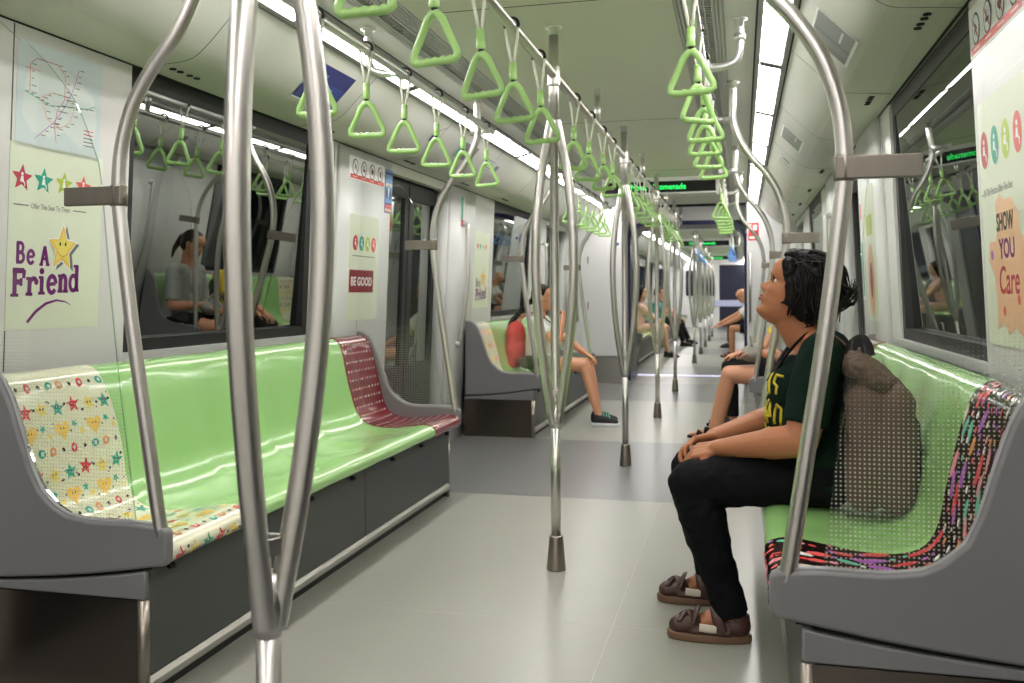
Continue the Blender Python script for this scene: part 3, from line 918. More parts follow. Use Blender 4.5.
def bench(side, y0, y1, dx, label, near_style, far_style, near_cap='cap_grey', detail=True):
    B = Bench(side, y0, y1, dx)
    t = thing('bench_seat', label, 'bench', (side*1.0, (y0+y1)/2, 0), 'benches along the windows')
    nq = 46
    ny = 73 if detail else 31
    yy0, yy1 = y0+0.03, y1-0.03
    mb = MB()
    mb.grid(nq, ny, lambda i, j: B.pt(STOT*i/(nq-1), yy0+(yy1-yy0)*j/(ny-1)))
    # underside closes the shell
    mb.grid(nq, 2, lambda i, j: B.pt(STOT*i/(nq-1), (yy0, yy1)[j], -0.014))
    mb.build('seat_shell', 'seat_green', t)
    def cover(ya, yb, wavy_side, base, deco):
        """differently coloured seat shell lying over the row, with its print"""
        mats = [base]
        mb = MB()
        def pos(q, v, lift):
            a, b = ya, yb
            if wavy_side > 0: b = yb+wave(q)
            else: a = ya-wave(q)
            return B.pt(q, a+(b-a)*v, lift)
        mb.grid(nq, 14, lambda i, j: pos(STOT*i/(nq-1), j/13, 0.003))
        for e in (0, 1):
            mb.grid(nq, 2, lambda i, j: pos(STOT*i/(nq-1), e, (0.003, -0.003)[j]))
        def put(poly, q0, v0, m, lift):
            if m not in mats: mats.append(m)
            vs = [mb.bm.verts.new(pos(min(max(q0+dq, 0.0), STOT-0.002), v0+dv/(yb-ya), 0.003+lift)) for dv, dq in poly]
            c = mb.bm.verts.new(pos(q0, v0, 0.003+lift))
            for k in range(len(vs)):
                mb.face([c, vs[k], vs[(k+1) % len(vs)]], mats.index(m))
        deco(put, yb-ya)
        ob = mb.build('seat_cover', mats, t)
        return ob
    def starpoly(r, rot, inner=0.45):
        return [((r if k % 2 == 0 else r*inner)*math.sin(rot+PI*k/5), (r if k % 2 == 0 else r*inner)*math.cos(rot+PI*k/5)) for k in range(10)]
    def ellpoly(a, b, rot=0, n=10):
        return [(a*math.cos(2*PI*k/n)*math.cos(rot)-b*math.sin(2*PI*k/n)*math.sin(rot), a*math.cos(2*PI*k/n)*math.sin(rot)+b*math.sin(2*PI*k/n)*math.cos(rot)) for k in range(n)]
    def heartpoly(r):
        return [(r*0.062*16*math.sin(a)**3, r*0.062*(13*math.cos(a)-5*math.cos(2*a)-2*math.cos(3*a)-math.cos(4*a))) for a in [2*PI*k/18 for k in range(18)]]
    def deco_stars(put, w):
        rnd = random.Random(11)
        rows = []
        q = 0.035; k = 0
        while q < STOT-0.05:
            kind = ('stars', 'dots', 'hearts')[k % 3]
            if kind == 'stars':
                cols = ['ink_scarlet', 'ink_yellow', 'ink_teal']
                for c in range(6):
                    put(starpoly(0.027, rnd.uniform(-0.3, 0.3)), q+rnd.uniform(-0.006, 0.006), (c+0.5)/6.0, cols[(c+k) % 3], 0.0008)
                    for s_ in (-1, 1):
                        put(ellpoly(0.0026, 0.0042, 0, 8), q+0.003, (c+0.5)/6.0+s_*0.006/w, 'ink_black' if cols[(c+k) % 3] == 'ink_yellow' else 'ink_maroon', 0.0014)
                    put(ellpoly(0.0055, 0.0045, 0, 8), q+rnd.uniform(-0.02, 0.02), min(0.97, (c+1)/6.0), 'ink_black', 0.0008)
                    put(ellpoly(0.003, 0.003, 0, 6), q+rnd.uniform(-0.03, 0.03), min(0.97, (c+0.9)/6.0), 'ink_maroon', 0.0008)
                q += 0.068
            elif kind == 'dots':
                for c in range(9):
                    m_ = ('ink_black', 'ink_teal', 'ink_orange', 'ink_black', 'ink_scarlet')[(c+k) % 5]
                    r_ = 0.006 if m_ == 'ink_black' else 0.013
                    put(ellpoly(r_, r_*1.2, rnd.uniform(0, 3), 8), q, (c+0.5)/9.0, m_, 0.0008)
                    if r_ > 0.01: put(ellpoly(r_*0.45, r_*0.5, 0, 8), q, (c+0.5)/9.0, 'ink_paper', 0.0014)
                q += 0.058
            else:
                for c in range(6):
                    if c % 2 == 0: 
                        put(heartpoly(0.031), q, (c+0.5)/6.0, 'ink_gold', 0.0008)
                        for s_ in (-1, 1): put(ellpoly(0.002, 0.0035, 0, 6), q+0.004, (c+0.5)/6.0+s_*0.006/w, 'ink_black', 0.0014)
                    else: put(starpoly(0.014, rnd.uniform(0, 1)), q+0.012, (c+0.3)/6.0, 'ink_teal', 0.0008); put(starpoly(0.013, rnd.uniform(0, 1)), q-0.012, (c+0.7)/6.0, 'ink_yellow', 0.0008)
                    put(ellpoly(0.0035, 0.0035, 0, 6), q+rnd.uniform(-0.025, 0.025), min(0.97, (c+1)/6.0), 'ink_black', 0.0008)
                q += 0.066
            k += 1
    def deco_dashes(put, w):
        q = 0.03
        rnd = random.Random(5)
        while q < STOT-0.03:
            v = 0.07
            while v < 0.95:
                L_ = rnd.choice((0.006, 0.010, 0.016))
                put([(-L_/2, -0.005), (L_/2, -0.005), (L_/2, 0.005), (-L_/2, 0.005)], q, v, 'ink_pale', 0.0008)
                v += (L_+0.022)/w
            q += 0.047
    def deco_fish(put, w):
        rnd = random.Random(3)
        cols = ['ink_scarlet', 'ink_orange', 'ink_violet', 'ink_mint', 'ink_pale', 'ink_pink', 'ink_scarlet', 'ink_white', 'ink_coral']
        for row in range(26):
            q = 0.012+row*(STOT-0.03)/26
            v = rnd.uniform(0.02, 0.1)
            while v < 0.97:
                b_ = rnd.random()
                L_ = rnd.uniform(0.024, 0.042) if b_ < 0.3 else rnd.uniform(0.005, 0.013)
                put(ellpoly(0.005+L_*0.27, L_, rnd.uniform(-0.35, 0.35), 8), q+rnd.uniform(-0.008, 0.008), v, rnd.choice(cols), 0.0008 if b_ < 0.22 else 0.0012)
                v += rnd.uniform(0.030, 0.05)/w+(0.35*L_/w)
    def deco_peach(put, w):
        for k in range(8):
            for c in range(4):
                put(ellpoly(0.03, 0.025, 0, 8), 0.06+k*0.11, (c+0.5)/4, ('ink_peach', 'ink_gold', 'ink_pink')[(k+c) % 3], 0.0008)
    ST = dict(stars=('seat_cream', deco_stars), dash=('seat_maroon', deco_dashes), fish=('seat_black', deco_fish), peach=('seat_cream', deco_peach))
    if near_style:
        c = cover(yy0, y0+B.w-0.02, 1, *ST[near_style])
        c['label'] = {'stars': 'cream seat shell printed with stars and hearts', 'fish': 'black seat shell printed with bright fish shapes', 'peach': 'cream seat shell with soft orange print', 'dash': 'maroon seat shell with rows of small white dashes'}[near_style]
    if far_style:
        c = cover(y1-B.w+0.02, yy1, -1, *ST[far_style])
        c['label'] = {'stars': 'cream seat shell printed with stars and hearts', 'fish': 'black seat shell printed with bright fish shapes', 'peach': 'cream seat shell with soft orange print', 'dash': 'maroon seat shell with rows of small white dashes'}[far_style]
    # end caps
    for e, (a, b) in enumerate(((y0, y0+0.036), (y1-0.036, y1))):
        mb = MB()
        mb.prism([(x+dx*min(1, max(0, (1.345-x)/0.2)), z) for x, z in CAPP], lambda a_, b_, tt: Vector((side*a_, tt, b_)), a, b, 0, bev=0.009)
        cp = mb.build('end_cap', near_cap, t)
        mb = MB()                              # pale bead painting in the highlight along the cap's edge
        pth = catmull([(side*(x+dx*min(1, max(0, (1.345-x)/0.2))), (a+b)/2, z+0.002) for x, z in CAPP[4:15]], 3)
        mb.tube(pth, 0.0055, 8)
        mb.build('edge_highlight', 'highlight_grey', cp)
    # box below the seat: kick panels, grey end band, steel end plate and corner post
    xf = 0.815+dx
    ymid = y0+(y1-y0)*0.56
    for a, b in ((y0+0.022, ymid-0.002), (ymid+0.002, y1-0.022)):
        mb = MB(); mb.box((side*xf, a, 0.078), (side*(xf+0.02), b, 0.372), 0, bev=0.002)
        mb.build('kick_panel', 'panel_dark', t)
    mb = MB()
    mb.box((side*(xf+0.024), y0+0.03, 0.0), (side*1.37, y1-0.03, 0.36), 0)
    mb.box((side*(xf-0.012), y0+0.02, 0.362), (side*(xf+0.04), y1-0.02, 0.392), 0)
    mb.build('seat_box', 'panel_black', t)
    mb = MB()
    mb.prism([(xf-0.004, 0.040), (xf-0.009, 0.047), (xf-0.006, 0.060), (xf+0.004, 0.074), (xf+0.012, 0.074), (xf+0.012, 0.040)], lambda a_, b_, tt: Vector((side*a_, tt, b_)), y0+0.02, y1-0.02, 0)
    mb.build('kick_rail', 'steel_plain', t)
    for e, (a, b) in enumerate(((y0, y0+0.03), (y1-0.03, y1))):
        mb = MB(); mb.prism([(xf, .284), (1.362, .284), (1.352, .303), (1.24, .309), (1.10, .321), (.98, .335), (.87, .351), (xf, .360)], lambda a_, b_, tt: Vector((side*a_, tt, b_)), a+0.004, b-0.002, 0, bev=0.006); mb.build('end_band', near_cap, t)
        mb = MB(); mb.box((side*(xf+0.01), a+0.003, 0.0), (side*1.362, b-0.003, 0.283), 0); mb.build('end_plate', 'steel_end', t)
        mb = MB(); mb.tube([(side*(xf+0.012), (a+b)/2, 0.0), (side*(xf+0.012), (a+b)/2, 0.284)], 0.0155, 12); mb.build('corner_post', 'steel_dark', t)
    if detail:
        for k in range(7):
            y = y0+0.10+(y1-y0-0.2)*k/6+(0.03 if k in (2, 4) else 0)
            mb = MB()
            for q in ((0.0, 0.012), ):
                tb = bmesh.new()
                bmesh.ops.create_cone(tb, cap_ends=True, segments=14, radius1=0.011, radius2=0.009, depth=0.016)
                mb.merge(tb, 0, Matrix.Translation((side*(xf-0.016), y, 0.352)) @ Matrix.Rotation(PI/2, 4, 'Y'), True)
            mb.tube([(side*(xf-0.025)+0, y+0.006*math.cos(a), 0.352+0.006*math.sin(a)) for a in [2*PI*j/10 for j in range(10)]], 0.002, 6, closed=True)
            mb.build('hook', 'clip_black', t)
    return B
B_L = bench(-1, BEN[0][0], BEN[0][1], 0.003, 'long green bench at left with star printed near seat and maroon far seat', 'stars', 'dash')
B_R = bench(1, BEN[0][0]-0.03, BEN[0][1], 0.025, 'green bench at right under the seated woman, dark printed near seat', 'fish', 'dash')
B_L2 = bench(-1, BEN[1][0], BEN[1][1], -0.008, 'pale green bench beyond the left door where the girl sits', 'peach', None)
B_R2 = bench(1, BEN[1][0], BEN[1][1], 0.02, 'green bench beyond the right door, hidden behind the woman', None, 'stars', detail=False)
for side, nm in ((-1, 'left'), (1, 'right')):
    for k, (a, b) in enumerate(((13.95, 16.55), (18.5, 21.1), (23.3, 25.9))):
        bench(side, a, b, 0.02*side, '%s bench along the %s wall of the next car' % (ORD[k], nm), None, None, near_cap='cap_grey', detail=False)

# ------------------------------------------------------------------ prints on the walls
def on_wall(side, y0, z0, off=0.0):
    """u to the reader's right, v up, lift off the wall"""
    d = 1 if side < 0 else -1
    return lambda u, v, lift: Vector((side*(wx(z0+v)-off-lift), y0+d*u, z0+v))
# network map
p = Print(on_wall(-1, 2.262, 1.535))
p.slab(0, 0, 0.365, 0.315, 'ink_mapbg', 0.0012)
p.poly([(0.02, 0.10), (0.06, 0.05), (0.14, 0.04), (0.20, 0.07), (0.27, 0.03), (0.33, 0.05), (0.345, 0.12), (0.33, 0.20), (0.26, 0.235), (0.17, 0.275), (0.09, 0.27), (0.04, 0.22)], 'ink_mapland', 0.0016)
L1 = [(0.05, 0.165), (0.05, 0.25), (0.075, 0.27), (0.16, 0.27), (0.195, 0.245), (0.195, 0.17), (0.165, 0.13), (0.155, 0.08), (0.165, 0.03)]
L2 = [(0.03, 0.235), (0.09, 0.235)]; L3 = [(0.03, 0.165), (0.13, 0.14), (0.20, 0.15), (0.30, 0.16), (0.335, 0.175)]
L4 = [(0.255, 0.275), (0.235, 0.215), (0.20, 0.15), (0.15, 0.09), (0.075, 0.03)]
L5 = [(0.10, 0.16), (0.12, 0.10), (0.17, 0.075), (0.22, 0.10), (0.24, 0.15), (0.20, 0.18), (0.14, 0.18), (0.10, 0.16)]
for ln, m_ in ((L1, 'ink_red'), (L2, 'ink_coral'), (L3, 'ink_teal'), (L4, 'ink_violet'), (L5, 'ink_orange')):
    p.stroke(ln, 0.0020, m_, 0.002)
rnd = random.Random(2)
for ln in (L1, L3, L4, L5):
    for a, b in zip(ln, ln[1:]):
        n = max(1, int(math.hypot(b[0]-a[0], b[1]-a[1])/0.02))
        for k in range(n):
            u = a[0]+(b[0]-a[0])*k/n; v = a[1]+(b[1]-a[1])*k/n
            p.rect(u+0.006, v-0.001, u+0.006+rnd.uniform(0.010, 0.022), v+0.0015, 'ink_grey', 0.002)
for k in range(5): p.rect(0.285, 0.04+k*0.012, 0.285+0.045, 0.043+k*0.012, 'ink_red' if k > 2 else 'ink_grey', 0.002)
tag(p.build('network_map', (-1.345, 2.465, 1.55)), 'pale blue rail network map on the wall panel above the coloured stars', 'map')
# courtesy poster with four stars and the smiling star
p = Print(on_wall(-1, 2.245, 0.99))
p.slab(0, 0, 0.40, 0.555, 'ink_greenbg', 0.0012)
for k, (m_, r_) in enumerate((('ink_red', 0.042), ('ink_teal', 0.041), ('ink_lime', 0.039), ('ink_coral', 0.038))):
    u, v = 0.048+k*0.087, 0.452
    p.star(u, v, r_, m_, 0.002, 0.06, 0.46)
    p.ell(u, v+0.012, 0.005, 0.005, 'ink_white', 0.0026)                     # small seated figure
    p.poly([(u-0.004, v+0.006), (u+0.004, v+0.006), (u+0.007, v-0.012), (u-0.009, v-0.012)], 'ink_white', 0.0026)
    p.stroke([(u+0.002, v-0.010), (u+0.010, v-0.014), (u+0.011, v-0.024)], 0.004, 'ink_white', 0.0026)
p.rect(0.018, 0.371, 0.078, 0.374, 'ink_grey', 0.002); p.rect(0.265, 0.371, 0.325, 0.374, 'ink_grey', 0.002)
p.text('Offer This Seat To Them', 0.086, 0.365, 0.0225, 'ink_grey', 0.002, sx=0.72)
def slab_letter(p, ch, u, v, h, w, m, lf):
    """letter drawn with heavy strokes and slab serifs"""
    W = h*0.17*1.15; sH = h*0.11
    X = lambda x: u+x*w
    Y = lambda y: v+y*h
    def st(pts, ww=W): p.stroke([(X(a), Y(b)) for a, b in pts], ww, m, lf)
    def serif(x, y, half=0.26): p.rect(X(x-half), Y(y)-sH/2, X(x+half), Y(y)+sH/2, m, lf)
    def arc(cx, cy, rx, ry, a0, a1, n=10): return [(cx+rx*math.cos(R(a0+(a1-a0)*k/n)), cy+ry*math.sin(R(a0+(a1-a0)*k/n))) for k in range(n+1)]
    if ch == 'B':
        st([(0.22, 0.03), (0.22, 0.97)]); st([(0.1, 0.96), (0.5, 0.96)]+arc(0.5, 0.74, 0.25, 0.22, 90, -90)+[(0.2, 0.52)], W*0.85); st([(0.2, 0.5), (0.52, 0.5)]+arc(0.52, 0.27, 0.32, 0.23, 90, -90)+[(0.1, 0.04)], W*0.9)
    elif ch == 'F':
        st([(0.28, 0.03), (0.28, 0.97)]); st([(0.1, 0.93), (0.98, 0.93)]); st([(0.98, 0.97), (0.95, 0.66)], W*0.8); st([(0.3, 0.52), (0.76, 0.52)]); st([(0.76, 0.66), (0.76, 0.38)], W*0.7); serif(0.28, 0.05, 0.3)
    elif ch == 'A':
        st([(0.15, 0.03), (0.5, 0.97)], W*0.9); st([(0.48, 0.97), (0.86, 0.03)], W*1.05); st([(0.28, 0.34), (0.72, 0.34)], W*0.7); serif(0.14, 0.05, 0.2); serif(0.86, 0.05, 0.2)
    elif ch == 'e':
        st([(0.16, 0.34), (0.84, 0.37)], W*0.7); st([(0.86, 0.37)]+arc(0.5, 0.34, 0.36, 0.31, 10, 325, 16), W*0.9)
    elif ch == 'r':
        st([(0.32, 0.03), (0.32, 0.66)]); serif(0.3, 0.05, 0.3); serif(0.2, 0.62, 0.18); st(arc(0.66, 0.38, 0.32, 0.24, 165, 50, 6), W*0.9); p.ell(X(0.9), Y(0.5), W*0.55, W*0.6, m, lf)
    elif ch == 'i':
        st([(0.5, 0.03), (0.5, 0.66)]); serif(0.5, 0.05, 0.42); serif(0.36, 0.63, 0.25); p.ell(X(0.48), Y(0.86), W*0.62, W*0.62, m, lf)
    elif ch == 'n':
        st([(0.25, 0.03), (0.25, 0.66)]); serif(0.25, 0.05, 0.24); serif(0.15, 0.63, 0.15); st([(0.26, 0.45)]+arc(0.52, 0.43, 0.24, 0.21, 150, 0, 8)+[(0.76, 0.03)], W*0.95); serif(0.76, 0.05, 0.24)
    elif ch == 'd':
        st([(0.78, 0.03), (0.78, 1.02)]); serif(0.66, 0.98, 0.2); serif(0.86, 0.05, 0.16); st(arc(0.46, 0.33, 0.32, 0.29, 0, 360, 16), W*0.85)
def slab_text(p, body, u, v, h, m, lf, adv=0.62, rise=0.0):
    for ch in body:
        if ch != ' ':
            slab_letter(p, ch, u, v, h, h*(0.62 if ch in 'BFA' else 0.40 if ch == 'i' else 0.56), m, lf)
        u += h*(0.70 if ch in 'BFA' else 0.44 if ch == 'i' else 0.30 if ch == ' ' else adv); v += rise
    return u
slab_text(p, 'Be A', 0.032, 0.200, 0.062, 'ink_purple', 0.002, 0.58, -0.002)
slab_text(p, 'Friend', 0.018, 0.100, 0.083, 'ink_purple', 0.002, 0.575, 0.003)
p.stroke([(0.085, 0.022), (0.12, 0.055), (0.16, 0.078), (0.205, 0.088), (0.245, 0.083), (0.268, 0.072)], [0.010, 0.010, 0.0085, 0.006, 0.004, 0.0015], 'ink_purple', 0.002)
tag(p.build('courtesy_poster', (-1.35, 2.475, 0.99)), 'pale green poster with four coloured stars and purple Be A Friend lettering', 'poster')
p = Print(on_wall(-1, 2.245+0.222, 0.99+0.250))
p.star(0.016, -0.006, 0.078, 'ink_shadow', 0.0026, 0.04, 0.47, 0.82)
p.star(0, 0, 0.086, 'ink_white', 0.0034, 0.04, 0.47, 0.82)
p.star(0, 0, 0.076, 'ink_gold', 0.0040, 0.04, 0.46, 0.82)
p.star(0.001, 0.003, 0.058, 'ink_goldlt', 0.0046, 0.04, 0.46, 0.82)
for s in (-1, 1): p.ell(s*0.012, 0.014, 0.0035, 0.006, 'ink_black', 0.0052)
p.stroke([(-0.022, -0.010), (-0.012, -0.021), (0.002, -0.025), (0.016, -0.021), (0.026, -0.010)], 0.0028, 'ink_orange', 0.0052)
tag(p.build('star_sticker', (-1.35, 2.48, 1.245)), 'smiling yellow star sticker on the poster beside the purple lettering', 'sticker')

def rules_strip(p, w, n):
    """row of round prohibition pictograms over a red band"""
    for k in range(n):
        u = w*(k+0.5)/n
        a = w/n*0.33
        p.ell(u, 0.062, a, a*1.15, 'ink_black', 0.002, 18); p.ell(u, 0.062, a*0.84, a*0.98, 'ink_white', 0.0026, 18)
        if k == 0: p.stroke([(u-a*0.3, 0.05), (u, 0.075), (u+a*0.3, 0.06)], a*0.2, 'ink_black', 0.0032)
        elif k == 1: p.rect(u-a*0.4, 0.05, u+a*0.4, 0.062, 'ink_black', 0.0032); p.stroke([(u-a*0.2, 0.065), (u, 0.08)], a*0.16, 'ink_black', 0.0032)
        elif k == 2: p.ell(u, 0.062, a*0.5, a*0.35, 'ink_black', 0.0032); p.rect(u-a*0.15, 0.045, u+a*0.15, 0.082, 'ink_black', 0.0032)
        else: p.rect(u-a*0.25, 0.045, u+a*0.3, 0.078, 'ink_black', 0.0032)
        p.stroke([(u-a*0.62, 0.062+a*0.72), (u+a*0.62, 0.062-a*0.72)], a*0.14, 'ink_red', 0.0038)
    p.rect(-0.005, 0.0, w, 0.022, 'ink_scarlet', 0.002)
    for k in range(n):
        p.rect(w*(k+0.25)/n, 0.009, w*(k+0.75)/n, 0.013, 'ink_pale', 0.0026)
OFFP = 0.022
p = Print(on_wall(-1, 4.58, 1.722, OFFP))
p.slab(-0.02, -0.006, 0.475, 0.118, 'ink_white', 0.0012)
rules_strip(p, 0.47, 4)
tag(p.build('notice_strip', (-1.31, 4.80, 1.72)), 'row of round prohibition pictograms over a red band on the left pillar', 'sign')
p = Print(on_wall(-1, 5.075, 1.575, OFFP))
p.slab(0, 0, 0.115, 0.255, 'ink_blue', 0.0014)
p.rect(0.006, 0.06, 0.109, 0.249, 'ink_sky', 0.002); p.rect(0.006, 0.155, 0.109, 0.175, 'ink_pale', 0.0026); p.rect(0.006, 0.225, 0.109, 0.242, 'ink_blue', 0.0026)
for u, v in ((0.03, 0.11), (0.055, 0.125), (0.08, 0.105)):
    p.ell(u, v, 0.012, 0.03, 'ink_navy' if u != 0.055 else 'ink_white', 0.0026); p.ell(u, v+0.034, 0.007, 0.008, 'ink_grey', 0.0032)
p.rect(0.006, 0.03, 0.109, 0.05, 'ink_coral', 0.002); p.rect(0.006, 0.008, 0.109, 0.026, 'ink_peach', 0.002)
tag(p.build('advert_card', (-1.31, 5.13, 1.58)), 'small blue advertising card at the top of the left pillar by the door', 'advert')
def circles(p, u0, v, du, a, b):
    for k, m_ in enumerate(('ink_red', 'ink_teal', 'ink_lime', 'ink_coral')):
        u = u0+k*du
        p.ell(u, v, a, b, m_, 0.002, 18)
        p.ell(u, v+b*0.42, a*0.2, a*0.2, 'ink_white', 0.0026); p.poly([(u-a*0.2, v+b*0.2), (u+a*0.15, v+b*0.2), (u+a*0.25, v-b*0.25), (u-a*0.4, v-b*0.25)], 'ink_white', 0.0026)
        p.stroke([(u+a*0.1, v-b*0.2), (u+a*0.45, v-b*0.35), (u+a*0.5, v-b*0.65)], a*0.2, 'ink_white', 0.0026)
p = Print(on_wall(-1, 4.59, 0.95, OFFP))
p.slab(0, 0, 0.42, 0.58, 'ink_greenbg', 0.0012, r=0.02)
circles(p, 0.085, 0.425, 0.085, 0.034, 0.042)
p.rect(0.05, 0.352, 0.36, 0.356, 'ink_grey', 0.002)
tag(p.build('courtesy_poster', (-1.31, 4.80, 0.95)), 'pale green poster with four coloured ovals on the pillar above the maroon seat', 'poster')
p = Print(on_wall(-1, 4.60, 1.098, OFFP+0.0016))
p.slab(0, 0, 0.345, 0.135, 'ink_pale', 0.0012, r=0.012)
p.slab(0.006, 0.006, 0.339, 0.129, 'ink_maroon', 0.0018, r=0.010)
p.text('BE GOOD', 0.172, 0.044, 0.066, 'ink_white', 0.0026, bold=0.002, align='CENTER', sx=0.98)
tag(p.build('plaque', (-1.31, 4.77, 1.10)), 'maroon BE GOOD plaque on the left pillar above the maroon seat', 'plaque')
# second bay, far poster like the near one
p = Print(on_wall(-1, 7.06, 0.98))
p.slab(0, 0, 0.44, 0.62, 'ink_greenbg', 0.0012)
for k, m_ in enumerate(('ink_red', 'ink_teal', 'ink_lime', 'ink_coral')): p.star(0.09+k*0.08, 0.50, 0.036, m_, 0.002)
p.star(0.28, 0.24, 0.09, 'ink_gold', 0.002, 0.05)
slab_text(p, 'Friend', 0.07, 0.06, 0.092, 'ink_purple', 0.0026, 0.575, 0.003)
slab_text(p, 'Be A', 0.07, 0.175, 0.062, 'ink_purple', 0.0026, 0.56, -0.002)
tag(p.build('courtesy_poster', (-1.36, 7.28, 0.98)), 'distant pale green Be A Friend poster on the wall above the girl bench', 'poster')
p = Print(on_wall(-1, 6.60, 1.60, OFFP))
p.slab(0, 0, 0.08, 0.22, 'ink_teal', 0.0012)
p.rect(0.0, 0.0, 0.08, 0.05, 'ink_scarlet', 0.002); p.rect(0.045, 0.05, 0.08, 0.22, 'ink_white', 0.002); p.rect(0.012, 0.08, 0.03, 0.2, 'ink_mint', 0.002)
tag(p.build('door_sticker', (-1.32, 6.64, 1.6)), 'narrow green and red sticker high on the pillar beyond the left door', 'sticker')
# right wall
p = Print(on_wall(1, 2.735, 0.95, 0.002))
p.slab(0, 0, 0.48, 0.645, 'ink_greenbg', 0.0014, r=0.02)
circles(p, 0.055, 0.515, 0.100, 0.036, 0.050)
p.text('Be The First to Offer This Seat', 0.03, 0.392, 0.028, 'ink_grey', 0.002, sx=0.75)
p.rect(0.004, 0.397, 0.026, 0.40, 'ink_grey', 0.002)
blob = [(0.10, 0.04), (0.16, 0.06), (0.20, 0.03), (0.26, 0.05), (0.32, 0.03), (0.36, 0.09), (0.37, 0.17), (0.42, 0.22), (0.38, 0.28), (0.34, 0.27), (0.33, 0.33), (0.27, 0.37), (0.21, 0.37), (0.17, 0.39), (0.13, 0.365),
        (0.145, 0.31), (0.12, 0.27), (0.06, 0.27), (0.045, 0.22), (0.09, 0.18), (0.105, 0.12)]
p.poly(blob, 'ink_peach', 0.002)
for (u, v) in ((0.08, 0.235), (0.30, 0.12), (0.37, 0.23), (0.17, 0.09)): p.ell(u, v, 0.013, 0.013, 'ink_violet' if v > 0.2 else 'ink_coral', 0.0026)
p.text('SHOW', 0.135, 0.295, 0.062, 'ink_black', 0.0026, bold=0.002, sx=0.8)
p.text('YOU', 0.15, 0.225, 0.068, 'ink_purple', 0.0026, bold=0.002, sx=0.95)
p.text('Care', 0.13, 0.135, 0.10, 'ink_red', 0.0026, bold=0.001, sx=0.9, shear=0.15)
tag(p.build('courtesy_poster', (1.36, 2.5, 0.95)), 'pale green SHOW YOU Care poster with peach shape on the right wall panel', 'poster')
p = Print(on_wall(1, 2.765, 1.735, 0.0))
p.slab(-0.015, -0.006, 0.475, 0.13, 'ink_white', 0.0012)
rules_strip(p, 0.47, 4)
tag(p.build('notice_strip', (1.33, 2.58, 1.735)), 'row of round prohibition pictograms over a red band on the right wall', 'sign')
p = Print(on_wall(1, 5.02, 0.95, OFFP))
p.slab(0, 0, 0.40, 0.66, 'ink_greenbg', 0.0012, r=0.02)
p.ell(0.20, 0.2, 0.12, 0.18, 'ink_peach', 0.002); p.ell(0.2, 0.2, 0.05, 0.09, 'ink_maroon', 0.0026); p.rect(0.1, 0.42, 0.3, 0.52, 'ink_lime', 0.002)
tag(p.build('courtesy_poster', (1.31, 4.82, 0.95)), 'pale green poster on the right pillar behind the bent grab pole', 'poster')
p = Print(on_wall(1, 5.165, 1.05, OFFP))
p.slab(0, 0, 0.10, 0.62, 'ink_white', 0.0012)
p.rect(0.03, 0.02, 0.08, 0.3, 'ink_teal', 0.002); p.rect(0.03, 0.42, 0.08, 0.5, 'ink_coral', 0.002)
tag(p.build('door_sticker', (1.31, 5.11, 1.05)), 'tall white sticker with green and red marks at the right door edge', 'sticker')

# advert cards on the sloping coves
def on_cove(side, y0, x0=0.955, z0=2.070):
    a = math.atan2(1.951-2.085, 1.075-0.94)
    d = 1 if side < 0 else -1
    # u along the car, v up the slope
    return lambda u, v, lift: Vector((side*(1.085-0.190*0.708*v/0.19-lift*0.70), y0+d*u, 1.944+0.190*0.708*v/0.19-lift*0.70))
def cove_card(side, y0, w, h, v0, label, paint):
    f0 = on_cove(side, y0)
    p = Print(lambda u, v, l: f0(u, v+v0, l+0.004))
    # folded rim so that the card has an edge on the cove
    paint(p, w, h)
    c = f0(w/2, v0, 0)
    return tag(p.build('advert_card', tuple(c)), label, 'advert')
def blue_ad(p, w, h):
    p.rect(0, 0, w, h, 'ink_navy', 0.001); p.rect(0.01, h*0.35, w-0.01, h*0.6, 'ink_blue', 0.0016); p.rect(0.02, h*0.72, w*0.4, h*0.78, 'ink_sky', 0.0016)
    p.rect(w*0.3, h*0.12, w*0.9, h*0.2, 'ink_violet', 0.0016); p.rect(0.02, h*0.45, w*0.7, h*0.5, 'ink_sky', 0.0022)
    p.rect(0, -0.006, w, 0, 'ink_white', 0.001)
def grey_ad(p, w, h):
    p.rect(0, -0.006, w, h+0.006, 'ink_white', 0.001); p.rect(0.01, 0.006, w-0.01, h-0.004, 'ink_shadow', 0.0016)
    p.rect(w*0.42, 0.006, w*0.5, h-0.004, 'ink_grey', 0.0022); p.rect(w*0.1, 0.006, w*0.22, h-0.004, 'ink_grey', 0.0022); p.rect(w*0.55, h*0.3, w*0.9, h*0.35, 'ink_paper', 0.0022)
def notice_ad(p, w, h):
    p.rect(0, 0, w, h, 'ink_paper', 0.001)
    for k in range(5): p.rect(w*0.1, h*(0.15+0.16*k), w*(0.5+0.08*(k % 3)), h*(0.19+0.16*k), 'ink_grey', 0.0016)
    p.rect(w*0.72, h*0.2, w*0.92, h*0.7, 'ink_shadow', 0.0016)
cove_card(-1, 3.50, 0.36, 0.185, -0.02, 'dark blue advert card on the left cove, behind a strap handle', blue_ad)
cove_card(1, 3.62, 0.36, 0.175, -0.02, 'grey advert card on the right cove beside the bent grab pole', grey_ad)
cove_card(1, 5.95, 0.40, 0.15, 0.02, 'grey advert card on the right cove, further along', grey_ad)
cove_card(-1, 5.05, 0.05, 0.06, 0.06, 'tiny blue tag on the left cove behind the straps', lambda p, w, h: (p.rect(0, 0, w, h, 'ink_blue', 0.001), p.stroke([(w*0.5, h), (w*1.1, h*1.5), (w*2.2, h*2.0)], 0.006, 'ink_grey', 0.001)))
cove_card(-1, 6.15, 0.42, 0.12, 0.03, 'white paper notice on the left cove beyond the strap rail', notice_ad)
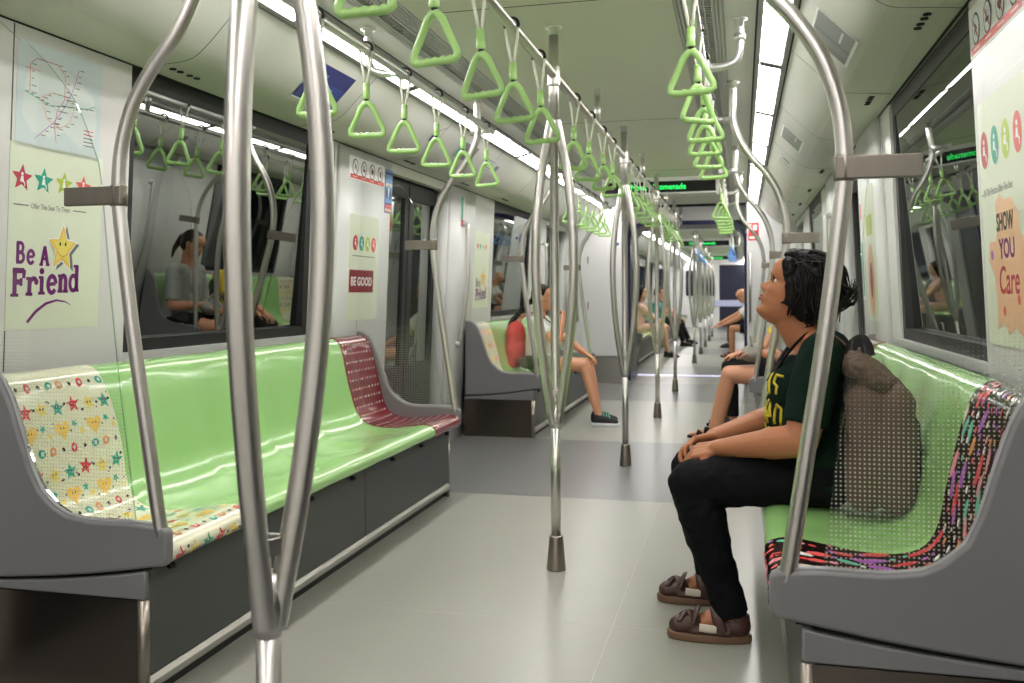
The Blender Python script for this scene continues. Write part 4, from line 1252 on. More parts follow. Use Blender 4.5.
cove_card(-1, 5.55, 0.34, 0.12, 0.04, 'shaded green edged card on the left cove near the rail end', lambda p, w, h: (p.rect(0, 0, w, h, 'ink_shadow', 0.001), p.rect(0, 0, w*0.15, h, 'ink_mint', 0.0016), p.rect(w*0.3, h*0.4, w*0.95, h*0.5, 'ink_white', 0.0016)))
cove_card(1, 6.9, 0.36, 0.12, 0.03, 'white paper notice on the right cove beyond the grey adverts', notice_ad)

# hanging destination displays
def led_sign(y, body, label, w=0.50, z0=2.005):
    t = thing('destination_display', label, 'display', (0.0, y, z0), 'hanging destination displays')
    mb = MB(); mb.box((-w-0.012, y, z0-0.012), (w+0.012, y+0.06, CEIL+0.006), 0, bev=0.004); mb.build('casing', 'white_plastic', t)
    mb = MB(); mb.box((-w, y-0.004, z0+0.002), (w, y+0.002, z0+0.103), 0); mb.build('screen', 'led_black', t)
    for s in (-1, 1):
        mb = MB(); mb.box((s*(w+0.012), y-0.004, z0-0.03), (s*(w+0.024), y+0.03, CEIL), 0)
        mb.build('bracket', 'white_plastic', t)
    p = Print(lambda u, v, l: Vector((u, y-0.0045-l, z0+v)))
    p.text(body, -0.06 if 'Promenade' in body else 0.1, 0.028, 0.075, 'led_green', 0.0005, bold=0.0006, align='LEFT' if 'Promenade' in body else 'CENTER', sx=0.86)
    if 'Promenade' in body:
        p.text('Next:', -0.26, 0.028, 0.075, 'led_green', 0.0005, bold=0.0006, sx=0.86)
    p.build('lettering', (0, 0, 0), t)
    return t
led_sign(8.45, 'Promenade', 'black hanging display with green Promenade lettering over the aisle')
led_sign(18.3, 'Promenade', 'small hanging display with green lettering in the next car')
led_sign(25.9, 'Promenade', 'farthest hanging display, a tiny green glow near the end wall')
# red sign, wheelchair sticker, handrail on the end cupboards
p = Print(lambda u, v, l: Vector((0.80+u, 11.098-l, 1.70+v)))
p.slab(0, 0, 0.12, 0.21, 'ink_scarlet', 0.002)
p.rect(0.055, 0.12, 0.10, 0.18, 'ink_white', 0.003); p.rect(0.015, 0.12, 0.04, 0.19, 'ink_white', 0.003); p.rect(0.015, 0.02, 0.105, 0.05, 'ink_white', 0.003); p.ell(0.03, 0.16, 0.008, 0.02, 'ink_scarlet', 0.004)
tag(p.build('equipment_sign', (0.86, 11.098, 1.70)), 'small red and white sign on the white cupboard right of the gangway', 'sign')
p = Print(lambda u, v, l: Vector((-0.80+u, 11.098-l, 1.64+v)))
p.slab(0, 0, 0.10, 0.10, 'ink_white', 0.002); p.rect(0, 0, 0.04, 0.1, 'ink_blue', 0.003); p.ell(0.07, 0.045, 0.02, 0.02, 'ink_blue', 0.003)
tag(p.build('access_sign', (-0.75, 11.098, 1.64)), 'small blue and white sticker on the white cupboard left of the gangway', 'sign')
for x, z0, z1, lb in ((0.82, 0.75, 1.55, 'vertical steel handrail on the white cupboard right of the gangway'), (-1.22, 0.75, 1.55, 'vertical steel handrail on the white cupboard left of the gangway')):
    t = thing('door_handrail', lb, 'handrail', (x, 11.04, z0))
    mb = MB(); mb.tube([(x, 11.04, z0), (x, 11.04, z1)], 0.016, 12); mb.build('bar', 'steel', t)
    for z in (z0+0.03, z1-0.03):
        mb = MB(); mb.tube([(x, 11.04, z), (x, 11.1, z)], 0.018, 12); mb.build('mount', 'steel', t)
# ------------------------------------------------------------------ people
from mathutils.bvhtree import BVHTree
V = Vector
class Blob:
    """overlapping closed shapes fused into one continuous skin by a voxel remesh"""
    def __init__(s): s.bm = bmesh.new()
    def cap(s, a, b, ra, rb, flat_a=False, flat_b=False, el=1.0, up=None, seg=16):
        a = V(a); b = V(b); ax = (b-a)
        L = ax.length; ax = ax.normalized()
        u = V(up) if up is not None else (V((0, 0, 1)) if abs(ax.z) < 0.9 else V((0, 1, 0)))
        u = (u-ax*u.dot(ax)).normalized(); w = ax.cross(u)
        prof = []
        if flat_a: prof.append((0, ra))
        else:
            for k in range(1, 6):
                t = PI/2*k/5; prof.append((-ra*math.cos(t), ra*math.sin(t)))
        for k in range(1, 6):
            prof.append((L*k/6, ra+(rb-ra)*k/6))
        if flat_b: prof.append((L, rb))
        else:
            for k in range(0, 5):
                t = PI/2*k/5; prof.append((L+rb*math.sin(t), rb*math.cos(t)))
        rings = [[s.bm.verts.new(a+ax*d+(u*math.cos(2*PI*k/seg)*el+w*math.sin(2*PI*k/seg))*max(r, 1e-4)) for k in range(seg)] for d, r in prof]
        for p, q in zip(rings, rings[1:]):
            for k in range(seg): s.bm.faces.new([p[k], p[(k+1) % seg], q[(k+1) % seg], q[k]])
        s.bm.faces.new(list(reversed(rings[0]))); s.bm.faces.new(rings[-1])
    def ell(s, c, r, rot=None):
        tb = bmesh.new(); bmesh.ops.create_icosphere(tb, subdivisions=3, radius=1.0)
        X = Matrix.Translation(V(c)) @ (rot.to_4x4() if rot is not None else Matrix.Identity(4)) @ Matrix.Diagonal((r[0], r[1], r[2], 1))
        mp = {v: s.bm.verts.new(X @ v.co) for v in tb.verts}
        for f in tb.faces: s.bm.faces.new([mp[v] for v in f.verts])
        tb.free()
    def chain(s, pts, rad, **k):
        for i in range(len(pts)-1): s.cap(pts[i], pts[i+1], rad[i], rad[i+1], **k)
    def loft(s, rings):
        R_ = [[s.bm.verts.new(p) for p in ring] for ring in rings]
        n = len(R_[0])
        for p, q in zip(R_, R_[1:]):
            for k in range(n): s.bm.faces.new([p[k], p[(k+1) % n], q[(k+1) % n], q[k]])
        s.bm.faces.new(list(reversed(R_[0]))); s.bm.faces.new(R_[-1])
    def build(s, name, mats, parent, voxel=0.006, smooth=4, disp=0.0, dscale=0.06, extra=None):
        bmesh.ops.recalc_face_normals(s.bm, faces=list(s.bm.faces))
        me = bpy.data.meshes.new('tmp'); s.bm.to_mesh(me); s.bm.free()
        ob = bpy.data.objects.new('tmp', me); COL.objects.link(ob)
        m = ob.modifiers.new('r', 'REMESH'); m.mode = 'VOXEL'; m.voxel_size = voxel; m.adaptivity = 0
        if smooth:
            m = ob.modifiers.new('s', 'SMOOTH'); m.factor = 0.5; m.iterations = smooth
        if disp:
            tx = bpy.data.textures.new('folds', 'CLOUDS'); tx.noise_scale = dscale; tx.noise_depth = 2
            m = ob.modifiers.new('d', 'DISPLACE'); m.texture = tx; m.strength = disp; m.mid_level = 0.5; m.texture_coords = 'LOCAL'
        dg = bpy.context.evaluated_depsgraph_get()
        new = bpy.data.meshes.new_from_object(ob.evaluated_get(dg))
        bpy.data.objects.remove(ob); bpy.data.meshes.remove(me)
        new.name = name
        for p in new.polygons: p.use_smooth = True
        new.materials.clear()
        for mm in (mats if isinstance(mats, (list, tuple)) else [mats]): new.materials.append(MATS[mm])
        o = V((0, 0, 0)); q = parent
        while q is not None: o += q.location; q = q.parent
        new.transform(Matrix.Translation(-o))
        ob = bpy.data.objects.new(name, new); COL.objects.link(ob); ob.parent = parent
        return ob

def interp(tab, t):
    for (t0, v0), (t1, v1) in zip(tab, tab[1:]):
        if t <= t1:
            k = (t-t0)/(t1-t0) if t1 > t0 else 0
            return v0+(v1-v0)*k
    return tab[-1][1]
HF = [(0, .040), (.03, .066), (.08, .083), (.13, .086), (.18, .081), (.22, .082), (.26, .087), (.29, .086), (.33, .084), (.40, .085), (.48, .083), (.54, .081), (.60, .088), (.66, .092), (.74, .091), (.82, .082), (.90, .061), (.96, .034), (1, .004)]
HB = [(0, -.015), (.05, -.03), (.12, -.045), (.2, -.058), (.3, -.072), (.4, -.084), (.5, -.094), (.6, -.101), (.7, -.102), (.8, -.093), (.9, -.068), (.96, -.040), (1, -.006)]
HW = [(0, .014), (.04, .030), (.10, .042), (.18, .052), (.26, .058), (.34, .063), (.42, .067), (.5, .070), (.6, .074), (.7, .075), (.8, .069), (.9, .050), (.96, .030), (1, .005)]
HH = 0.232
def head_frame(c, fwd, up):
    f = V(fwd).normalized(); u = V(up); u = (u-f*u.dot(f)).normalized(); l = u.cross(f)
    return lambda x, y, z, k=1.0: V(c)+(f*x+l*y+u*z)*k
def head(B, H, k=1.0, nose=1.0):
    """H maps head coordinates: x forward, y to the person's left, z up; z=0 between the ears"""
    rings = []
    nz, na = 46, 48
    for i in range(nz):
        t = i/(nz-1); t = min(max(t, 0.0), 1.0)
        z = (t-0.5)*HH
        f, b, w = interp(HF, t), interp(HB, t), interp(HW, t)
        cx, rx = (f+b)/2, (f-b)/2
        ring = []
        for j in range(na):
            a = 2*PI*j/na
            ca, sa = math.cos(a), math.sin(a)
            # a little squarer than an ellipse; face flatter than the back
            e = 0.86
            x = cx+rx*math.copysign(abs(ca)**e, ca); y = w*math.copysign(abs(sa)**e, sa)
            if ca > 0:
                g = lambda v, m, s_: math.exp(-((v-m)/s_)**2)
                # nose: sharp below the tip, long slope up to the bridge
                prof = g(t, .405, .035 if t < .405 else .085)
                x += nose*0.029*prof*g(y, 0, .0125)*(1.0)
                x += nose*0.010*g(t, .385, .03)*(g(y, .013, .007)+g(y, -.013, .007))
                x -= 0.010*g(t, .535, .040)*(g(y, .031, .016)+g(y, -.031, .016))     # eye sockets
                x += 0.004*g(t, .60, .022)*(g(y, .030, .02)+g(y, -.030, .02))        # brow
                x += 0.0055*g(t, .300, .016)*g(y, 0, .022)+0.0055*g(t, .255, .017)*g(y, 0, .020)   # lips
                x -= 0.004*g(t, .278, .008)*g(y, 0, .024)
                x += 0.006*g(t, .43, .07)*(g(y, .045, .018)+g(y, -.045, .018))       # cheeks
                x += 0.004*g(t, .10, .05)*g(y, 0, .02)
            ring.append(H(x, y, z, k))
        rings.append(ring)
    B.loft(rings)
    for s in (-1, 1):                           # ears
        B.ell(H(-.006, s*.073, .004, k), (.020*k, .009*k, .031*k), ear_rot(H))
def ear_rot(H):
    o = H(0, 0, 0); f = (H(1, 0, 0)-o).normalized(); l = (H(0, 1, 0)-o).normalized(); u = (H(0, 0, 1)-o).normalized()
    return Matrix((f, l, u)).transposed()
def face_bits(root, H, k, brow='hair_black', lip='lip', detail=True):
    rot = ear_rot(H)
    for s in (-1, 1):
        mb = MB(); mb.ball(H(.0655, s*.031, .010, k), (.0108*k, .0122*k, .0082*k), 0, 3, rot)
        e = mb.build('eye', 'eye_white', root)
        mb = MB(); mb.ball(H(.0718, s*.032, .0100, k), (.0060*k, .0080*k, .0080*k), 0, 2, rot)
        mb.build('iris', 'eye_dark', e)
        mb = MB(); mb.tube([H(.073, s*.014, .026, k), H(.078, s*.030, .0325, k), H(.068, s*.046, .030, k), H(.060, s*.054, .024, k)], [.0020*k, .0030*k, .0026*k, .0012*k], 6)
        mb.build('eyebrow', brow, root)
        mb = MB(); mb.tube(catmull([H(.073, s*.019, .0125, k), H(.0795, s*.031, .0195, k), H(.072, s*.045, .0125, k)], 4), .0024*k, 5)
        mb.build('eyelashes', 'eye_dark', root)
    mb = MB()
    mb.tube(catmull([H(.078, -.022, -.0505, k), H(.0895, -.009, -.0468, k), H(.0905, 0, -.0482, k), H(.0895, .009, -.0468, k), H(.078, .022, -.0505, k)], 4), [.001*k]+[.0038*k]*15+[.001*k], 6)
    mb.tube(catmull([H(.078, -.020, -.0520, k), H(.0885, -.008, -.0570, k), H(.0895, 0, -.0578, k), H(.0885, .008, -.0570, k), H(.078, .020, -.0520, k)], 4), [.001*k]+[.0042*k]*15+[.001*k], 6)
    mb.build('lips', lip, root)

def hand(B, w, d, n, side, curl=0.5, k=1.0, spread=5.0, thumb=0.5, nails=None):
    """palm, four jointed fingers and a thumb; d along the fingers, n out of the palm, side +1 puts the thumb at d x n"""
    d = V(d).normalized(); n = V(n); n = (n-d*n.dot(d)).normalized(); l = d.cross(n)*side
    w = V(w)
    B.cap(w-d*.03*k, w+d*.012*k, .0245*k, .026*k, el=0.74, up=n)
    for i in range(4):
        o = (1.5-i)*.0195*k
        B.cap(w+l*o*.72+d*.012*k, w+l*o+d*(.082-.004*abs(i-1.2))*k, .0145*k, .0112*k, el=0.92, up=n)
    tips = []
    for i, (a, b, c, r) in enumerate(((.040, .024, .019, .0083), (.045, .028, .020, .0086), (.041, .026, .020, .0082), (.032, .020, .017, .0074))):
        o = (1.5-i)*.0195*k
        p = w+l*o+d*(.082-.004*abs(i-1.2))*k
        ang = 0; sp = R(spread)*(1.5-i)/1.5
        dd0 = (d*math.cos(sp)+l*math.sin(sp))
        for j, (L, cc) in enumerate(((a, .75), (b, 1.1), (c, .8))):
            ang += curl*cc*(1+0.12*(i-1))
            dd = dd0*math.cos(ang)+n*math.sin(ang)
            q = p+dd*L*k
            B.cap(p, q, r*k*(1-.07*j), r*k*(.93-.07*j), seg=10)
            p = q
        tips.append((p, dd, r*k*.8))
    p = w+l*.024*k+d*.022*k+n*.006*k
    t1 = (l*.75+d*.70+n*.25).normalized(); t2 = (l*(.45-.3*thumb)+d*.9+n*(.25+.5*thumb)).normalized(); t3 = (l*(.2-.4*thumb)+d*.95+n*(.3+.5*thumb)).normalized()
    q = p+t1*.034*k; B.cap(p-t1*.012*k, q, .0145*k, .0112*k)
    r_ = q+t2*.030*k; B.cap(q, r_, .0105*k, .0094*k); B.cap(r_, r_+t3*.024*k, .0094*k, .0078*k)
    return tips

def elbow_ik(s, w, l1, l2, hint):
    s, w = V(s), V(w); d = w-s; L = min(d.length, (l1+l2)*0.998); dn = d.normalized()
    a = (l1*l1-l2*l2+L*L)/(2*L); h = math.sqrt(max(l1*l1-a*a, 0))
    hp = V(hint); hp = (hp-dn*hp.dot(dn)).normalized()
    return s+dn*a+hp*h

def shoe_outline(L, wf, wh, n=22):
    pts = []
    for k in range(n):
        a = 2*PI*k/n
        x = math.cos(a)*L/2
        f = (x/L+0.5)
        w_ = (wh+(wf-wh)*min(1, max(0, f*1.35)))*math.copysign(abs(math.sin(a))**0.72, math.sin(a))
        pts.append((x, w_))
    return pts

# ---------- the woman on the right bench (world coordinates; she faces the aisle, -X) ----------
def main_woman():
    t = thing('person', 'seated woman in dark green shirt and black jeans looking up across the aisle', 'person', (0.95, 3.08, 0.0))
    yc = 3.08
    hc = V((0.884, yc, 1.091)); K = 1.05
    H = head_frame(hc, (-math.cos(R(23)), 0.02, math.sin(R(23))), (math.sin(R(23)), 0.01, math.cos(R(23))))
    HV = head_frame(hc, (-math.cos(R(4)), 0.02, math.sin(R(4))), (math.sin(R(4)), 0.01, math.cos(R(4))))
    # joints, n(ear) is her left side, towards the viewer
    shn, shf = V((.945, 2.905, .895)), V((.945, 3.255, .895))
    eln, elf = V((.885, 2.845, .652)), V((.840, 3.315, .655))
    wrn, wrf = V((.640, 2.985, .598)), V((.625, 3.130, .612))
    hpn, hpf = V((.965, 2.985, .525)), V((.965, 3.175, .525))
    knn, knf = V((.560, 2.955, .490)), V((.550, 3.215, .488))
    ann, anf = V((.672, 2.965, .115)), V((.610, 3.315, .115))
    B = Blob()
    head(B, H, K, 0.74)
    B.cap((.930, yc, .915), H(-.026, 0, -.050, K), .060, .054)
    B.cap(H(.01, 0, -.070, K), (.892, yc, .95), .044, .048)
    B.cap((.935, 2.975, .922), (.935, 3.185, .922), .042, .042)
    B.cap((.93, yc, .955), (.942, 2.955, .918), .045, .04); B.cap((.93, yc, .955), (.942, 3.205, .918), .045, .04)
    B.cap(shn, shf, .056, .056)
    B.ell((.935, yc, .80), (.105, .155, .135)); B.ell((.93, yc, .66), (.112, .145, .125)); B.ell((.965, yc, .535), (.12, .165, .10))
    for s, e, w in ((shn, eln, wrn), (shf, elf, wrf)):
        B.cap(s, s.lerp(e, .55), .058, .056); B.cap(s.lerp(e, .5), e, .056, .050); B.cap(e, e.lerp(w, .35), .050, .049); B.cap(e.lerp(w, .33), w, .049, .029, el=0.95)
    for h, k_, a in ((hpn, knn, ann), (hpf, knf, anf)):
        B.cap(h, k_, .078, .055); B.cap(k_, k_.lerp(a, .35), .052, .053); B.cap(k_.lerp(a, .35), a, .053, .036)
    for a, yt in ((ann, 0), (anf, 0)):
        B.cap(a, a+V((.015, 0, -.065)), .038, .034); B.cap(a+V((-.01, 0, -.030)), a+V((-.095, -.004, -.072)), .038, .030, el=.85); B.cap(a+V((-.08, -.004, -.082)), a+V((-.150, -.006, -.088)), .030, .024, el=.6)
    tn = hand(B, wrn, (-.90, .36, -.22), (.12, .50, -.88), 1, 0.62, .98, 5, .4)
    tf = hand(B, wrf, (-.90, -.42, -.14), (.05, -.42, -.9), -1, 0.60, .96, 5, .4)
    B.build('body', 'skin_warm', t, 0.0042, 3)
    face_bits(t, H, K)
    for k, (p, dd, r) in enumerate(tn+tf):
        pass
    # hair: chin-length bob, parted, ends turning up behind
    B = Blob()
    rot = ear_rot(H)
    vrot = ear_rot(HV)
    B.ell(H(-.034, 0, .044, K), (.106*K, .089*K, .090*K), rot)
    B.ell(H(.012, 0, .104, K), (.058*K, .056*K, .028*K), rot)
    B.cap(H(.060, -.022, .098, K), H(.010, -.03, .122, K), .012*K, .016*K); B.cap(H(.062, .020, .096, K), H(.010, .03, .122, K), .012*K, .016*K)
    B.ell(HV(-.060, 0, .010, K), (.066*K, .088*K, .098*K), vrot)
    for s in (-1, 1):
        B.ell(HV(-.034, s*.066, .010, K), (.064*K, .024*K, .075*K), vrot)
        B.ell(HV(-.042, s*.064, -.040, K), (.056*K, .026*K, .052*K), vrot)
        B.cap(HV(.026, s*.060, .085, K), HV(.018, s*.071, .020, K), .020*K, .016*K)
        B.cap(HV(.018, s*.071, .020, K), HV(.016, s*.071, -.030, K), .016*K, .013*K)
        B.cap(HV(.010, s*.072, -.020, K), HV(.040, s*.068, -.036, K), .014*K, .005*K)
        B.cap(HV(-.010, s*.070, -.050, K), HV(.010, s*.066, -.066, K), .016*K, .006*K)
    B.ell(HV(-.070, 0, -.045, K), (.050*K, .074*K, .056*K), vrot)
    # flicked ends
    rnd = random.Random(4)
    for q in range(9):
        y0 = -.05+.0125*q
        a = HV(-.100, y0, -.035, K); b = HV(-.125-.008*rnd.random(), y0*1.05, -.030, K); c = HV(-.150-.02*rnd.random(), y0*1.1-.004, .005+.02*rnd.random(), K)
        B.cap(a, b, .020, .013); B.cap(b, c, .013, .004)
    hair = B.build('hair', 'hair_black', t, 0.0048, 3, 0.014, 0.022)
    mb = MB()
    for q in range(150):                       # loose strands over the mass
        th_ = rnd.uniform(-PI*.98, PI*.98)
        if abs(th_) < 1.15: continue
        z0 = rnd.uniform(.055, .115)
        sx, sy = math.cos(th_), math.sin(th_)
        pts = []
        for j in range(6):
            u = j/5; zz = z0-(z0+.070+rnd.uniform(-.025, .015))*u
            rr = math.sqrt(max(0.02, 1-((zz-.03)/.115)**2)) if zz > .03 else 1.0
            pts.append(HV(-.040+.092*sx*rr*(1+0.03*rnd.random()), .0915*sy*rr*(1+.04*rnd.random()), zz, K))
        mb.tube(catmull(pts, 3), [.0020*math.sin(PI*min(1, (i+1)/17))+.0004 for i in range(16)], 5)
    for q in range(26):
        y0 = rnd.uniform(-.05, .05)
        mb.tube(catmull([HV(-.10, y0, -.035, K), HV(-.130, y0, -.035+rnd.uniform(-.02, .02), K), HV(-.150-.03*rnd.random(), y0-.01, .0+rnd.uniform(-.03, .04), K), HV(-.160-.02*rnd.random(), y0-.02, .015+rnd.uniform(-.02, .04), K)], 4), [.003, .003, .003, .0028, .0028, .0026, .0024, .0022, .002, .0017, .0014, .001, .0006], 5)
    mb.build('strand', 'hair_black', hair)
    mb = MB()
    for q in range(70):                        # unruly locks across crown, fringe and sides
        a0 = rnd.uniform(-1, 1); y0 = .08*a0
        x0 = rnd.uniform(-.05, .05)
        zc = lambda x, y: .044+.092*math.sqrt(max(.03, 1-((x+.034)/.109)**2-(y/.092)**2))
        pts = []
        for j in range(5):
            x = x0-.025*j+.012*rnd.random()-.01*j*abs(a0); y = y0*(1+.1*j)+.014*rnd.uniform(-1, 1)
            pts.append(H(x, y, zc(x, y)+.003+.005*rnd.random(), K))
        mb.tube(catmull(pts, 3), [.0008+.0030*math.sin(PI*i/12) for i in range(13)], 5)
    for q in range(46):
        s_ = -1 if q % 3 else 1
        x = rnd.uniform(-.10, .030); z = rnd.uniform(.0, .09)
        pts = [HV(x, s_*.088, z, K), HV(x-.004+.012*rnd.uniform(-1, 1), s_*.094, z-.04, K), HV(x-.006+.018*rnd.uniform(-1, 1), s_*.092, z-.085, K), HV(x+.02*rnd.uniform(-1, 1), s_*.086, max(-.105, z-.12+.02*rnd.random()), K)]
        mb.tube(catmull(pts, 4), [.0006+.0034*math.sin(PI*i/12)**.7 for i in range(13)], 5)
    mb.build('lock', 'hair_black', hair)
    mb = MB(); mb.tube([H(.005, -.022, .137, K), H(-.008, -.042, .130, K), H(-.03, -.056, .120, K)], .0032, 6); mb.tube([H(.006, -.028, .136, K), H(-.02, -.055, .126, K)], .0026, 6)
    mb.build('hair_clip', 'steel_white', hair)
    mb = MB(); mb.tube([H(.004, -.083, -.036, K), H(.004, -.085, -.046, K)], .0022, 6); mb.ball(H(.004, -.085, -.050, K), .0045); mb.build('earring', 'metal_gold', t)
    # shirt
    B = Blob()
    B.ell((.942, yc, .805), (.128, .180, .118)); B.ell((.925, yc, .69), (.138, .178, .13)); B.ell((.945, yc, .58), (.150, .190, .11)); B.ell((.965, yc, .50), (.125, .192, .055))
    B.ell((.862, 3.005, .785), (.066, .07, .075)); B.ell((.862, 3.155, .785), (.066, .07, .075))
    B.cap((.955, 2.935, .885), (.955, 3.225, .885), .070, .070)
    B.cap((.965, 2.985, .915), (.965, 3.175, .915), .048, .048); B.cap((.985, 2.97, .922), (.985, 3.19, .922), .052, .052); B.ell((.985, yc, .80), (.10, .165, .13))
    B.cap((.80, 3.0, .54), (.80, 3.16, .54), .04, .04)
    for s, e in ((shn, eln), (shf, elf)):
        c = s.lerp(e, .82)
        B.cap(s, c, .070, .068, flat_b=True)
    shirt = B.build('shirt', 'shirt_green', t, 0.006, 4, 0.014, 0.07)
    # yellow strokes printed on the front, laid onto the cloth
    bv = BVHTree.FromObject(shirt, bpy.context.evaluated_depsgraph_get())
    org = t.location
    mb = MB()
    def onto(u, v):
        o = V((.45, 2.72, v))-org; tgt = V((.83, yc-.10+u, v))-org
        d = (tgt-o).normalized()
        loc, nrm, ix, ds = bv.ray_cast(o, d)
        return (loc+nrm*0.0015+org) if loc is not None else None
    def yst(pts, w):
        q = []
        for a, b in zip(pts, pts[1:]):
            for j in range(4): q.append((a[0]+(b[0]-a[0])*j/4, a[1]+(b[1]-a[1])*j/4))
        q.append(pts[-1])
        P = [onto(*p) for p in q]
        P = [p for p in P if p is not None]
        if len(P) > 1: mb.tube(P, w, 6)
    for row, z in enumerate((.80, .71, .635)):
        for col in range(3):
            u = -.03+col*.062; g = (row*3+col) % 5
            if g == 0: yst([(u, z+.03), (u+.03, z+.034), (u+.032, z+.01), (u+.012, z), (u+.014, z-.025)], .0045)
            elif g == 1: yst([(u, z-.028), (u+.018, z+.032), (u+.038, z-.028)], .0045); yst([(u+.008, z-.004), (u+.028, z-.004)], .004)
            elif g == 2: yst([(u+.02, z+.033), (u+.02, z-.03)], .005)
            elif g == 3: yst([(u+.002, z-.028), (u+.004, z+.02), (u+.02, z+.034), (u+.036, z+.018), (u+.036, z-.028)], .0045)
            else: yst([(u+.028, z-.03), (u+.026, z+.033), (u, z-.008), (u+.036, z-.008)], .0042)
    mb.build('shirt_print', 'shirt_ink', shirt)
    # black neck strap
    mb = MB()
    half = [(.800, yc-.055, .80), (.850, yc-.075, .89), (.905, yc-.082, .955), (.955, yc-.055, .972)]
    mb.tube(catmull(half+[(.975, yc, .975)]+[(x, 2*yc-y, z) for x, y, z in reversed(half)], 5), .011, 8, flat=(.35, 1))
    mb.build('neck_strap', 'cloth_black', t)
    # jeans
    B = Blob()
    B.ell((.965, yc, .525), (.118, .178, .095))
    for h, k_, a in ((hpn, knn, ann), (hpf, knf, anf)):
        B.cap(h, h.lerp(k_, .5), .098, .086); B.cap(h.lerp(k_, .5), k_, .086, .073)
        B.cap(k_, k_.lerp(a, .3), .073, .075); B.cap(k_.lerp(a, .3), k_.lerp(a, .62), .075, .063); B.cap(k_.lerp(a, .6), k_.lerp(a, .9), .063, .053)
        B.cap(k_.lerp(a, .84), a+V((.008, 0, -.035)), .056, .058, flat_b=True)
    B.build('jeans', 'denim_black', t, 0.0055, 4, 0.016, 0.055)
    # shoes
    for a, dy in ((ann, -0.004), (anf, -.012)):
        s = thing_part('shoe', t)
        cx, cyy = a.x-.060, a.y+dy
        out = shoe_outline(.262, .048, .037)
        mb = MB()
        mb.prism([(-p[0], p[1]) for p in out], lambda u, v, z: V((cx+u, cyy+v, z)), 0.0, 0.026, 0, bev=0.006)
        mb.build('sole', 'sole_brown', s)
        B = Blob()
        B.cap((cx-.088, cyy, .040), (cx-.050, cyy, .047), .038, .042, el=.78)
        B.cap((cx-.060, cyy, .050), (cx-.036, cyy, .058), .040, .041, el=.75, flat_b=True)
        B.cap((cx+.088, cyy, .046), (cx+.050, cyy, .046), .038, .040)
        B.cap((cx+.092, cyy, .050), (cx+.092, cyy, .088), .037, .032, flat_b=True)
        for yy in (-1, 1):
            B.cap((cx-.05, cyy+yy*.034, .034), (cx+.06, cyy+yy*.034, .036), .011, .014)
        B.build('upper', 'leather_brown', s, 0.004, 2)
        mb = MB()
        mb.tube(catmull([(cx+.045, cyy-.043, .036), (cx+.030, cyy-.043, .070), (cx+.022, cyy-.026, .098), (cx+.018, cyy, .106), (cx+.022, cyy+.026, .098), (cx+.030, cyy+.043, .070), (cx+.045, cyy+.043, .036)], 5), .017, 8, flat=(.25, 1))
        mb.build('ankle_strap', 'leather_brown', s)
        for q in ([(cx-.095, cyy-.030, .058), (cx-.070, cyy-.004, .084), (cx-.040, cyy+.032, .074)], [(cx-.046, cyy-.038, .070), (cx-.066, cyy, .087), (cx-.094, cyy+.028, .060)], [(cx-.052, cyy-.043, .055), (cx-.036, cyy-.020, .094), (cx-.034, cyy+.02, .094), (cx-.05, cyy+.043, .055)]):
            mb = MB(); mb.tube(catmull(q, 5), .010, 8, flat=(.35, 1)); mb.build('crossed_strap', 'leather_brown', s)
        mb = MB(); mb.tube(catmull([(cx-.028, cyy-.046, .050), (cx-.004, cyy-.046, .048), (cx+.024, cyy-.045, .046)], 5), .013, 8, flat=(1, .25)); mb.build('white_lining', 'strap_white', s)
    return t
def thing_part(name, parent):
    o = bpy.data.objects.new(name, None); COL.objects.link(o); o.parent = parent; o.empty_display_size = .05
    return o
W_ = main_woman()

# her backpack, between her back and the seat
def backpack():
    t = thing('backpack', 'brown canvas backpack between the woman and the seat back, behind dotted glass', 'backpack', (1.13, 2.96, 0.455))
    B = Blob()
    for x in (1.065, 1.150):
        for y in (2.86, 3.03):
            B.cap((x, y, .50), (x, y, .77), .055, .055)
    B.ell((1.11, 2.945, .63), (.098, .150, .17)); B.ell((1.09, 2.945, .78), (.08, .13, .06))
    B.build('bag_body', 'bag_brown', t, .007, 5, .016, .07)
    B = Blob()
    fr = Euler((0, R(38), 0)).to_matrix()
    B.ell((1.085, 2.94, .840), (.105, .135, .048), fr); B.ell((1.05, 2.92, .868), (.055, .11, .045), fr); B.ell((1.14, 2.95, .790), (.06, .125, .045), fr)
    B.build('flap', 'bag_brown', t, .006, 3, .026, .035)
    B = Blob(); B.cap((1.185, 2.88, .52), (1.185, 2.88, .70), .035, .035); B.cap((1.185, 3.0, .52), (1.185, 3.0, .70), .035, .035); B.ell((1.19, 2.94, .61), (.038, .09, .11)); B.build('pocket', 'bag_dark', t, .007, 4, .01, .05)
    mb = MB()
    mb.tube(catmull([(1.03, 2.90, .895), (1.035, 2.90, .93), (1.065, 2.90, .948), (1.085, 2.90, .90)], 5), .018, 10, flat=(.35, 1))
    mb.build('grab_loop', 'cloth_black', t)
    mb = MB()
    mb.tube(catmull([(1.055, 2.945, .86), (1.01, 2.935, .935), (.945, 2.935, .968), (.895, 2.935, .915), (.875, 2.93, .84)], 6), .024, 10, flat=(.28, 1))
    mb.build('shoulder_strap', 'bag_brown', t)
    return t
backpack()

